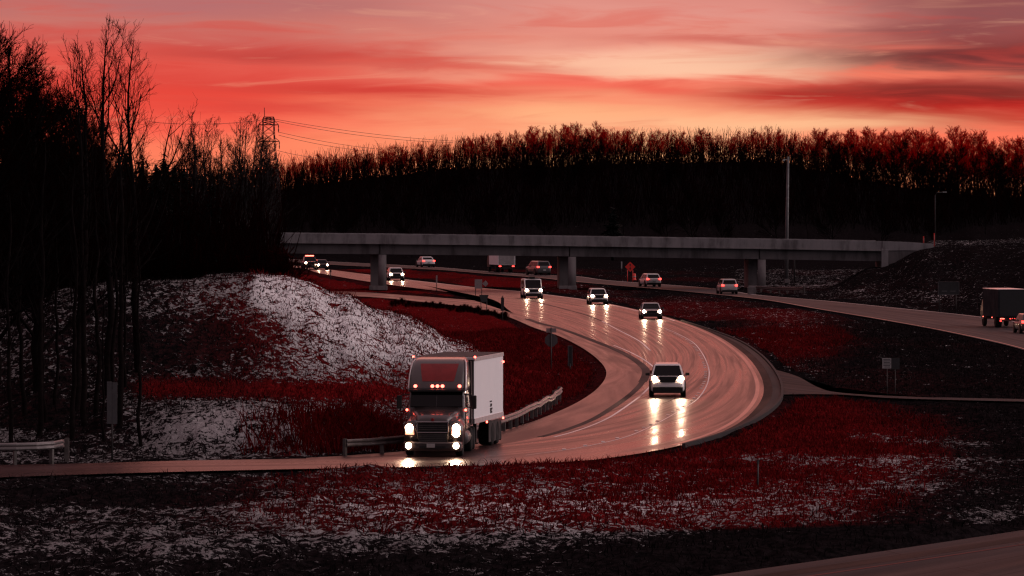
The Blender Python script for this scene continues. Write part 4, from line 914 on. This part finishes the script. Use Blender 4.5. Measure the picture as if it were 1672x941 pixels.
e_ = MB(); e_.lathe([(.07, -.01), (.07, -.03), (.05, -.035)], (0, .02, 1.53), 'y', 16); e_.build('badge', M_MARK if False else M_REDP, gro)
for sx in (-1, 1):
    F_ = [[(sx * .60, .02, .58), (sx * 1.16, .14, .58), (sx * 1.18, .14, 1.22), (sx * 1.02, .12, 1.42), (sx * .66, .06, 1.46)],
          [(sx * .62, .30, .58), (sx * 1.22, .40, .58), (sx * 1.23, .40, 1.26), (sx * 1.05, .40, 1.46), (sx * .70, .40, 1.54)],
          [(sx * .8, 1.0, .72), (sx * 1.24, 1.0, .95), (sx * 1.24, 1.0, 1.30), (sx * 1.08, 1.0, 1.50), (sx * .85, 1.0, 1.64)],
          [(sx * .95, 1.70, .72), (sx * 1.22, 1.66, .72), (sx * 1.22, 1.66, 1.28), (sx * 1.12, 1.70, 1.50), (sx * 1.0, 1.70, 1.70)]]
    MB().loft(F_, True, True).build('fender', M_HOOD, tk)
    hl = MB(); hl.hexa([(sx * .76, -.02, .90), (sx * 1.14, .06, .90), (sx * 1.14, .2, .90), (sx * .76, .12, .90), (sx * .82, .0, 1.32), (sx * 1.12, .08, 1.30), (sx * 1.12, .22, 1.30), (sx * .82, .14, 1.32)]); ho = hl.build('headlight', M_HOUSE, tk, .03)
    for z, rr_ in ((1.19, .165), (.96, .15)):
        if sx < 0 and z < 1.1: continue
        q = MB(); q.lathe([(.03, -.03), (rr_ * .9, -.025), (rr_, .02)], (sx * .97, -.005, z), 'y', 18); q.build('headlight_lens', M_LAMP, ho)
    q = MB(); q.lathe([(.03, -.03), (.12, -.02), (.13, .03)], (sx * .98, -.20, .46), 'y', 16); q.build('fog_light', M_LAMP if sx < 0 else M_LAMP2, tk)
    m = MB(); m.box((sx * 1.55, 1.85, 2.18), (.22, .16, .56)); mo = m.build('mirror', M_PLAST, tk, .04)
    a = MB(); a.tube([(sx * 1.14, 1.95, 2.50), (sx * 1.5, 1.86, 2.45)], .025); a.tube([(sx * 1.14, 1.95, 1.98), (sx * 1.5, 1.86, 1.96)], .025); a.build('mirror_arm', M_PLAST, mo)
    MB().panel([(sx * 1.195, 2.25, 1.98), (sx * 1.195, 3.15, 1.98), (sx * 1.165, 3.15, 2.52), (sx * 1.165, 2.45, 2.52)], .02).build('side_window', M_GLASS, tk)
    d_ = MB(); d_.panel([(sx * 1.195, 2.05, 1.05), (sx * 1.195, 3.22, 1.05), (sx * 1.20, 3.22, 1.90), (sx * 1.20, 2.05, 1.90)], .012); do = d_.build('door', M_CABW, tk, .006)
    h_ = MB(); h_.box((sx * 1.225, 3.05, 1.72), (.03, .18, .05)); h_.build('handle', M_CHROME, do)
    ft = MB(); ft.lathe([(.05, 0), (.32, .02), (.33, .06), (.33, 1.5), (.32, 1.54), (.05, 1.56)], (sx * .92, 2.7, .66), 'y', 20); ft.build('fuel_tank', mat('dull_tank_metal', (.16, .14, .14), .45, .6), tk)
    for yw in (1.05,): wheel(tk, sx * 1.02, yw, .50, .30, M_STEELRIM)
    for yw in (4.9, 6.2): wheel(tk, sx * .94, yw, .50, .56, M_STEELRIM)
    MB().lathe([(.055, -.03), (.045, -.06), (.01, -.07)], (sx * 1.20 + sx * .02, 1.72, 1.86), 'y', 10).build('side_marker', M_MARK, tk)
bp_ = MB(); bp_.loft([rrect(1.16, -.14, .45, .12, .24), rrect(1.20, -.18, .45, .14, .36), rrect(1.20, -.18, .45, .14, .56), rrect(1.17, -.12, .45, .12, .62)], True, False); bp_.build('bumper', M_HOOD, tk, .012)
MB().box((-.06, -.20, .47), (.34, .02, .16)).build('number_plate', M_PLATE, tk)
MB().box((0, -.185, .40), (1.1, .02, .10)).build('air_intake', M_PLAST, tk)
MB().box((0, 3.8, .78), (.9, 6.4, .26)).build('chassis', M_PLAST, tk)
# trailer: slightly off the cab's line because the rig is turning
T0, T1, TW, TB, TT = 0.0, 7.2, 1.30, 1.14, 3.92
trb = MB(); trb.box((0, (T0 + T1) / 2, (TB + TT) / 2), (TW * 2, T1 - T0, TT - TB)); tro = trb.build('trailer', M_TRAIL, tk, .02, loc=(.0, 5.35, 0)); tro.rotation_euler = (0, 0, R(-5.4))
MB().box((0, -.012, (TB + TT) / 2), (TW * 2 - .04, .02, TT - TB - .04)).build('front_wall', M_TFRONT, tro)
rl = MB()
for sx in (-1, 1):
    rl.box((sx * (TW + .012), 3.6, TT - .07), (.03, 7.22, .16)); rl.box((sx * (TW + .012), 3.6, TB + .10), (.03, 7.22, .22))
rl.box((0, -.02, TT - .05), (2.6, .03, .09)); rl.build('rail', M_ALU, tro, .006)
for sx in (-1, 1):
    for y in (.05, 7.13):
        MB().box((sx * (TW + .02), y, .02 + TT - (.0 if y < 1 else .42)), (.08, .12, .09)).build('marker_light', M_MARK, tro, .02)
    for y in (3.0, 7.1): MB().box((sx * (TW + .02), y, TB - .06), (.06, .14, .09)).build('marker_light', M_MARK, tro, .02)
    for yw in (4.9, 6.2): wheel(tro, sx * .96, yw, .50, .56, M_STEELRIM)
    MB().box((sx * 1.22, 5.55, .62), (.03, 3.2, .9)).build('side_skirt', M_PLAST, tro)
    MB().box((sx * .95, 6.98, .55), (.6, .02, .85)).build('mud_flap', M_DARK, tro)
    lg = MB(); lg.box((sx * .9, 2.4, .72), (.14, .14, .95)); lg.box((sx * .9, 2.4, .20), (.3, .3, .06)); lg.build('landing_leg', M_PLAST, tro)
MB().box((0, 3.6, TT + .012), (2.56, 7.1, .02)).build('roof', mat('dirty_trailer_roof', (.10, .085, .085), .8, spec=.05), tro)
lb = MB()
for k, z in enumerate((1.92, 1.78, 1.72, 1.60, 1.53, 1.46)):   # the small dark upright mark low on the trailer side
    lb.box((TW + .006, 4.1 + (.05 if k % 2 else -.04), z), (.008, (.52, .42, .5, .56, .38, .5)[k], .055 + .03 * (k % 2)))
lb.build('side_lettering', M_PLAST, tro)
MB().box((0, 3.6, 1.05), (1.1, 6.9, .16)).build('underframe', M_PLAST, tro)
for sx in (-1, 1): lamp(tk, sx * .97, -.35, 1.1, 420, 70, 3.0)

# ---- lorry half hidden behind the overpass
def far_lorry():
    p = front_pos(817, 445, 9); t = thing('box_truck', 'white box lorry driving away, its top hidden behind the overpass girder', 'truck', p, up_heading(817))
    MB().box((0, 1.2, 2.35), (2.45, 6.6, 2.6)).build('cargo_box', M_TRAIL, t, .03)
    MB().box((0, 4.515, 2.35), (2.3, .03, 2.45)).build('rear_door', mat('dull_lorry_door', (.30, .27, .27), .6), t, .01)
    MB().loft([rrect(1.12, -4.2, -2.2, .2, .7), rrect(1.14, -4.25, -2.2, .2, 1.4), rrect(1.10, -3.7, -2.2, .2, 2.5)], True, False).build('cab', M_CABW, t)
    MB().box((0, .2, .82), (1.1, 8.2, .24)).build('chassis', M_PLAST, t); MB().box((0, 4.4, .62), (2.2, .1, .14)).build('rear_bumper', M_PLAST, t)
    for sx in (-1, 1):
        wheel(t, sx * .95, -3.2, .48, .3, M_STEELRIM); wheel(t, sx * .93, 2.6, .48, .54, M_STEELRIM)
        MB().box((sx * .95, 4.47, .88), (.34, .06, .16)).build('tail_light', M_TAIL, t, .02)
far_lorry()
# ---- dark box lorry near the right picture edge
M_BOXD = mat('dark_cargo_box', (.030, .034, .040), .9, var=.3, scale=.8, spec=.05); M_BOXR = mat('black_roller_door', (.012, .012, .014), .5, var=.3)
def near_lorry():
    p = front_pos(1637, 535, 7.0); t = thing('box_truck', 'dark box lorry with a row of red tail lights driving away at the right', 'truck', p, up_heading(1640) + R(3), scale=1.0)
    MB().box((0, .6, 1.98), (2.3, 5.6, 2.25)).build('cargo_box', M_BOXD, t, .03)
    MB().box((0, 3.412, 2.0), (2.1, .03, 2.05)).build('roller_door', M_BOXR, t, .01)
    MB().box((0, .6, 3.13), (2.34, 5.66, .06)).build('roof_edge', M_ALU, t, .02)
    MB().loft([rrect(1.05, -3.6, -2.25, .2, .6), rrect(1.08, -3.65, -2.25, .2, 1.25), rrect(1.02, -3.1, -2.25, .2, 2.2)], True, False).build('cab', GREY, t)
    MB().box((0, .2, .72), (1.0, 6.6, .22)).build('chassis', M_PLAST, t); MB().box((0, 3.46, .68), (2.2, .08, .26)).build('rear_bumper', mat('dark_red_bumper', (.10, .012, .012), .6), t, .01)
    for x in (-.98, -.86, -.74, -.18, 0, .18, .72, .86, .98): MB().box((x, 3.50, .74), (.085, .05, .07)).build('tail_light', M_MARK if abs(x) > .7 else M_TAIL, t, .015)
    for sx in (-1, 1):
        MB().box((sx * .98, 3.50, .56), (.14, .05, .08)).build('tail_light', M_TAIL, t, .015)
        for y in (-2.0, 1.2): MB().box((sx * 1.17, y, .80), (.04, .10, .07)).build('side_marker', M_MARK, t, .01)
        wheel(t, sx * .92, -2.6, .42, .26, M_STEELRIM); wheel(t, sx * .90, 2.2, .42, .48, M_STEELRIM)
        MB().box((sx * 1.32, -3.0, 1.75), (.2, .1, .4)).build('mirror', M_PLAST, t, .03)
near_lorry()

# ------------------------------------------------------------------ guardrails
M_RAIL = mat('galvanised_rail', (.22, .19, .19), .42, .55, var=.35, scale=2); M_POST = mat('weathered_post', (.10, .085, .08), .8, var=.4)
def guardrail(label, pts, m=M_RAIL, top=.74, step=1.9):
    L_ = np.array(pts, float); n = max(8, int(np.hypot(*np.diff(L_[:, :2], axis=0).T).sum() / .8)); xy = smooth_line(L_[:, :2], n)
    t = thing('guardrail', label, 'guardrail', (xy[0][0], xy[0][1], 0)); o0 = xy[0]
    zt = [max(-.05, terr_z(*q)) + top for q in xy]
    tan = np.gradient(xy, axis=0); tan /= np.hypot(*tan.T)[:, None]; nrm = np.stack([tan[:, 1], -tan[:, 0]], 1); nrm *= np.where(nrm[:, 1:2] > 0, -1, 1)
    prof = [(.0, 0), (.05, -.05), (.05, -.10), (.0, -.155), (.05, -.21), (.05, -.26), (.0, -.31), (-.02, -.31), (.03, -.24), (-.02, -.155), (.03, -.07), (-.02, 0)]
    rings = [[(xy[i][0] - o0[0] + nrm[i][0] * a, xy[i][1] - o0[1] + nrm[i][1] * a, zt[i] + b) for a, b in prof] for i in range(n)]
    MB().loft(rings, True, False).build('beam', m, t)
    d = 0; last = -9
    for i in range(n):
        if i: d += float(np.hypot(*(xy[i] - xy[i - 1])))
        if d - last >= step or i == n - 1:
            last = d; q = xy[i] - o0 - nrm[i] * .10; b = MB(); b.box((q[0], q[1], zt[i] - .55), (.12, .15, 1.15), math.atan2(tan[i][1], tan[i][0])); b.build('post', M_POST, t)
    return t
gp = lambda *l: [tuple(G(*p)[:2]) for p in l]
guardrail('long steel guardrail curving behind the lorry and up to the ramp', gp((566, 745), (610, 742.5), (650, 739), (720, 730), (780, 717), (821, 705), (862, 689), (900, 669), (917, 657)))
guardrail('short steel guardrail with a bent down end at the left edge of the photo', gp((-120, 761), (0, 759.5), (70, 757.5), (98, 755.5), (106, 751)), top=.92, step=1.1)
guardrail('dark low guardrail in front of the right bridge pier', gp((1226, 479), (1270, 481), (1312, 483.5)), m=mat('dull_dark_rail', (.05, .045, .045), .6, .3), top=.7)

# ------------------------------------------------------------------ signs and posts
M_SIGNB = mat('grey_sign_back', (.085, .082, .086), .6, .2, var=.2); M_DARKS = mat('black_sign_back', (.02, .02, .022), .6, var=.3); M_SPOST = mat('dark_steel_post', (.045, .04, .04), .6, .4, var=.3)
M_ORG = mat('orange_sign_face', (.85, .045, .03), .45, var=.12, scale=2); M_PALES = mat('pale_sign_face', (.34, .33, .33), .6, var=.15); M_STOP = mat('red_sign_face', (.4, .01, .012), .5)
M_PINK = mat('dull_white_sign_back', (.30, .24, .24), .6, var=.2)
def sign_root(name, label, px, py, cat='sign', dy=0): p = G(px, py); p.y += dy; p.z = terr_z(p.x, p.y); return thing(name, label, cat, p), (py - HY) / CH
def post(t, x, h, r=.035, y=0, m=None): MB().tube([(x, y, -.4), (x, y, h)], r, 8).build('post', m or M_SPOST, t)
t, s = sign_root('stop_sign', 'grey back of an octagonal sign with a small plate above on a post', 900, 613); h = 1.85
post(t, 0, 2.62, .04, -.04)
MB().prism([(.41 * math.cos(R(22.5 + 45 * k)), h + .41 * math.sin(R(22.5 + 45 * k))) for k in range(8)], 'y', .0, .012).build('octagon_plate', M_SIGNB, t)
MB().prism([(.40 * math.cos(R(22.5 + 45 * k)), h + .40 * math.sin(R(22.5 + 45 * k))) for k in range(8)], 'y', .014, .018).build('sign_face', M_STOP, t)
MB().box((0, .006, 2.44), (.60, .014, .26)).build('small_plate', M_PINK, t)
t, s = sign_root('marker_sign', 'narrow grey upright marker board beside the octagonal sign', 931, 606)
post(t, 0, .5, .05); q = MB(); q.box((-.12, 0, .95), (.05, .05, 1.25)); q.box((.12, 0, .95), (.05, .05, 1.25)); q.box((0, 0, 1.56), (.29, .05, .05)); q.build('frame', M_SIGNB, t); MB().box((0, .02, .93), (.19, .012, 1.2)).build('board', M_DARKS, t)
t, s = sign_root('yield_sign', 'dark back of a downward pointing triangular sign on two legs', 790, 510)
MB().prism([(-.45, 1.72), (.45, 1.72), (.24, 1.12), (.05, 1.0), (-.24, 1.10)], 'y', .0, .02).build('triangle_plate', mat('dark_green_grey_sign_back', (.035, .04, .042), .6), t); post(t, -.27, 1.6, .035, .05); post(t, .27, 1.6, .035, .05)
t, s = sign_root('route_sign', 'narrow black upright sign board on a thin post beside the triangular sign', 820.5, 527)
MB().box((0, 0, 1.42), (.27, .03, 1.12)).build('board', M_DARKS, t); MB().lathe([(.02, 0), (.09, .05), (.02, .14)], (0, 0, 1.98), 'z', 10).build('finial', M_DARKS, t); post(t, 0, 1.2, .025, .05)
t, s = sign_root('road_sign', 'pale rectangular sign and a small diamond on two posts at the gore', 782, 485)
MB().box((-.05, 0, 1.45), (.80, .02, 1.0)).build('panel', M_PINK, t); MB().prism([(.35, 1.5), (.72, 1.15), (1.0, 1.5), (.72, 1.85)], 'y', .03, .05).build('diamond_plate', M_PINK, t); post(t, -.36, 1.9, .035, .05); post(t, .30, 1.9, .035, .05)
t, s = sign_root('road_sign', 'thin post with a narrow plate on the island left of the van', 713, 476)
MB().box((0, 0, 1.45), (.17, .02, .85)).build('panel', M_PINK, t); post(t, 0, 1.9, .04, .04)
t, s = sign_root('delineator_post', 'short dark post on the verge near the distant oncoming headlights', 540, 455, 'post'); post(t, 0, 1.25, .06); MB().box((0, -.05, 1.1), (.2, .02, .3)).build('reflector_plate', M_DARKS, t)
t, s = sign_root('work_sign', 'orange diamond roadworks sign with black arrows on two legs', 1029, 458)
MB().prism([(0, 1.22), (.66, 1.88), (0, 2.54), (-.66, 1.88)], 'y', 0, .02).build('diamond_plate', M_ORG, t)
arr = [(-.05, 0), (.05, 0), (.05, .16), (.14, .16), (0, .36), (-.14, .16), (-.05, .16)]
sy = MB(); sy.prism([(x, 1.94 + z) for x, z in arr], 'y', -.008, -.002); sy.prism([(x, 1.84 - z) for x, z in arr], 'y', -.008, -.002); sy.build('arrows', M_DARKS, t)
for x in (-.34, .34): post(t, x, 1.5, .035, .04, M_ORG)
p = G(1034, 457.5); cn = thing('traffic_drum', 'small orange traffic drum at the foot of the diamond roadworks sign', 'drum', p + Vector((.1, -.6, 0)))
MB().lathe([(.30, 0), (.30, .06), (.22, .08), (.20, .8), (.12, .86)], (0, 0, 0), 'z', 16).build('drum_body', M_ORG, cn); MB().lathe([(.222, .35), (.222, .5)], (0, 0, 0), 'z', 16).build('band', M_PALES, cn)
t, s = sign_root('marker_sign', 'slim pale marker plate on a post left of the orange diamond sign', 1015, 450); MB().box((0, 0, 1.45), (.18, .02, .95)).build('plate', M_PALES, t); post(t, 0, 1.8, .03, .03)
t, s = sign_root('information_sign', 'pale sign with lines of small text on two posts in the dark field', 1454, 645)
MB().box((-.20, 0, 1.82), (.48, .02, .56)).build('text_panel', M_PALES, t)
q = MB()
for k in range(6): q.box((-.20 + .02 * (k % 2), -.013, 2.03 - k * .083), ((.38, .40, .34, .40, .36, .30)[k], .006, .034))
q.build('lettering', M_DARKS, t); MB().box((.28, .05, 1.80), (.44, .02, .62)).build('back_panel', M_DARKS, t); post(t, -.18, 1.6, .022, .03); post(t, .26, 1.55, .022, .08)
t, s = sign_root('guide_sign', 'large dark guide sign on two posts below the right embankment', 1561, 512, dy=8)
MB().box((0, 0, 2.25), (1.95, .05, 1.22)).build('panel', M_DARKS, t); q = MB(); q.box((0, -.04, 2.85), (1.98, .04, .05)); q.box((-.97, -.04, 2.25), (.05, .04, 1.24)); q.box((.97, -.04, 2.25), (.05, .04, 1.24)); q.box((0, -.04, 1.66), (1.98, .04, .05)); q.build('frame', M_SIGNB, t); post(t, -.85, 2.6, .06, .06); post(t, .70, 2.6, .06, .06)
q = MB(); q.box((-.4, -.03, 1.98), (.5, .01, .1)); q.box((.4, -.03, 1.98), (.5, .01, .1)); q.build('lettering', M_SIGNB, t)
t, s = sign_root('marker_post', 'thin black stake standing in the red grass below the bend', 1237, 801, 'post'); MB().tube([(0, 0, -.3), (.02, 0, 1.0)], [.035, .03], 8).build('stake', M_DARKS, t); MB().box((.02, 0, .95), (.10, .04, .16)).build('cap', M_DARKS, t)
t, s = sign_root('object_marker', 'tall narrow grey twin panel sign among the saplings', 183, 751); MB().box((-.11, 0, 2.35), (.20, .02, 1.72)).build('panel', M_SIGNB, t); MB().box((.11, .01, 2.33), (.20, .02, 1.70)).build('panel', M_SIGNB, t); post(t, 0, 2.9, .04, .04)
t, s = sign_root('concrete_block', 'squat concrete block beside the right bridge pier', 1226, 480, 'block', -2); MB().box((0, 0, .4), (.9, .8, .9)).build('block', M_PIER, t, .05); MB().box((0, 0, .89), (.7, .6, .08)).build('cap', M_PIER, t, .02)
def red_post(label, px, py0, py1, d):
    a = P3(px, py0, d); b = P3(px, py1, d); t = thing('delineator_post', label, 'post', b); MB().tube([(0, 0, -.2), (0, 0, a.z - b.z)], .07, 8).build('post', mat('red_marker_post', (.45, .03, .02), .5), t); MB().box((0, -.07, (a.z - b.z) - .12), (.12, .02, .2)).build('reflector', M_ORG, t)
red_post('short red marker post on the end of the bridge barrier', 1508, 386, 399, 601); red_post('red marker post beyond the bridge barrier end, rightmost of the two', 1525.5, 381, 400, 604)
# poles
M_POLE = mat('grey_galvanised_pole', (.12, .115, .12), .55, .3, var=.25)
p = gat(1285, 622); t = thing('light_pole', 'tall plain grey mast rising behind the overpass against the wood', 'pole', p)
z1 = CH - (256 - HY) * 622 / FPX - p.z; MB().tube([(-.1, 0, -.5), (0, 0, z1 * .5), (.14, 0, z1)], [.25, .20, .13], 12).build('mast', M_POLE, t)
q = MB(); q.box((-.18, 0, z1 - .35), (.5, .12, .10)); q.box((-.38, 0, z1 - .45), (.26, .3, .16)); q.build('lamp_head', M_PALES, t); MB().box((0, 0, .5), (.6, .6, .5)).build('base', M_PIER, t, .04)
p = gat(1527, 645); t = thing('street_lamp', 'thin dark street lamp with a small pale head at the end of the overpass', 'street lamp', p)
z1 = CH - (314 - HY) * 645 / FPX - p.z; MB().tube([(0, 0, -.5), (0, 0, z1 - .4), (.25, 0, z1 - .05), (1.0, 0, z1)], [.10, .07, .05, .04], 8).build('pole', M_SPOST, t); MB().box((1.2, 0, z1), (.5, .2, .12)).build('lamp_head', M_PALES, t, .03)
p = gat(1297, 640); t = thing('utility_pole', 'slim dark pole just right of the tall grey mast below the overpass', 'pole', p); MB().tube([(0, 0, -.5), (0, 0, 5.2)], [.10, .08], 8).build('pole', M_SPOST, t); MB().box((0, 0, 5.0), (.7, .1, .1)).build('crossarm', M_SPOST, t)

# ------------------------------------------------------------------ pylon and power lines
PD = 900.0; M_LAT = mat('dark_lattice_steel', (.03, .012, .012), .6, .4, var=.3)
p = gat(438.5, PD); zz = lambda y: CH - (y - HY) * PD / FPX - p.z
py = thing('transmission_tower', 'steel lattice power pylon with three crossarms at the wood edge', 'pylon', p, R(8))
lv = [(-.3, 2.6), (zz(300), 1.75), (zz(278), 1.55), (zz(260), 1.35), (zz(231), 1.05), (zz(204), .95), (zz(196), 1.02), (zz(191), .8)]
legs = MB(); lat = MB()
cn4 = lambda w: [(-w, -w), (w, -w), (w, w), (-w, w)]
for k in range(4): legs.tube([(*cn4(w)[k], z) for z, w in lv], .06, 5)
legs.build('legs', M_LAT, py)
zl = np.concatenate([np.linspace(lv[i][0], lv[i + 1][0], 4 if i == 0 else 3)[:-1] for i in range(len(lv) - 1)] + [[lv[-1][0]]]); wl = np.interp(zl, [a for a, b in lv], [b for a, b in lv])
for i in range(len(zl) - 1):
    a_, b_ = cn4(wl[i]), cn4(wl[i + 1])
    for k in range(4):
        k2 = (k + 1) % 4; lat.tube([(*a_[k], zl[i]), (*b_[k2], zl[i + 1])], .034, 4); lat.tube([(*a_[k2], zl[i]), (*b_[k], zl[i + 1])], .034, 4); lat.tube([(*b_[k], zl[i + 1]), (*b_[k2], zl[i + 1])], .034, 4)
lat.build('bracing', M_LAT, py)
for y, wd in ((204, 1.75), (231, 1.9), (260, 1.6)):
    am = MB(); z = zz(y); am.box((0, 0, z), (wd * 2, .22, .16)); 
    for sx in (-1, 1): am.tube([(sx * .9, 0, z + .8), (sx * wd, 0, z + .05)], .05, 4); am.tube([(sx * .95, 0, z - .1), (sx * wd, 0, z)], .05, 4)
    ao = am.build('crossarm', M_LAT, py)
    for sx in (-1, 1): MB().lathe([(.05, 0), (.10, -.3), (.05, -.6), (.10, -.9), (.05, -1.35)], (sx * wd, 0, z), 'z', 8).build('insulator', M_LAT, ao)
MB().tube([(-.7, 0, zz(192)), (-.75, 0, zz(176))], .06, 5).build('spike', M_LAT, py)
def wire(label, a, b, sag):
    A, B = P3(*a), P3(*b); pts = [A.lerp(B, k / 14) - Vector((0, 0, sag * 4 * (k / 14) * (1 - k / 14))) - A for k in range(15)]
    o = MB().tube(pts, .035, 4).build('power_line', M_LAT, loc=A); tag(o, label, 'power line', 'wires strung from the pylon')
wire('upper overhead wire running from the pylon top down to the far wood', (450, 195, PD), (752, 231, 1090), .6)
wire('second overhead wire just under the top one right of the pylon', (450, 198, PD), (740, 233, 1088), .8)
wire('middle overhead wire from the second crossarm of the pylon to the wood', (455, 216, PD), (612, 243, 1090), .3)
wire('overhead wire just below the middle one right of the pylon', (455, 221, PD), (604, 247, 1090), .4)
wire('lowest overhead wire leaving the third pylon crossarm', (453, 246, PD), (522, 258, 1080), .2)
wire('overhead wire leaving the pylon top towards the pale trees', (428, 196, PD), (250, 200, 800), .5)
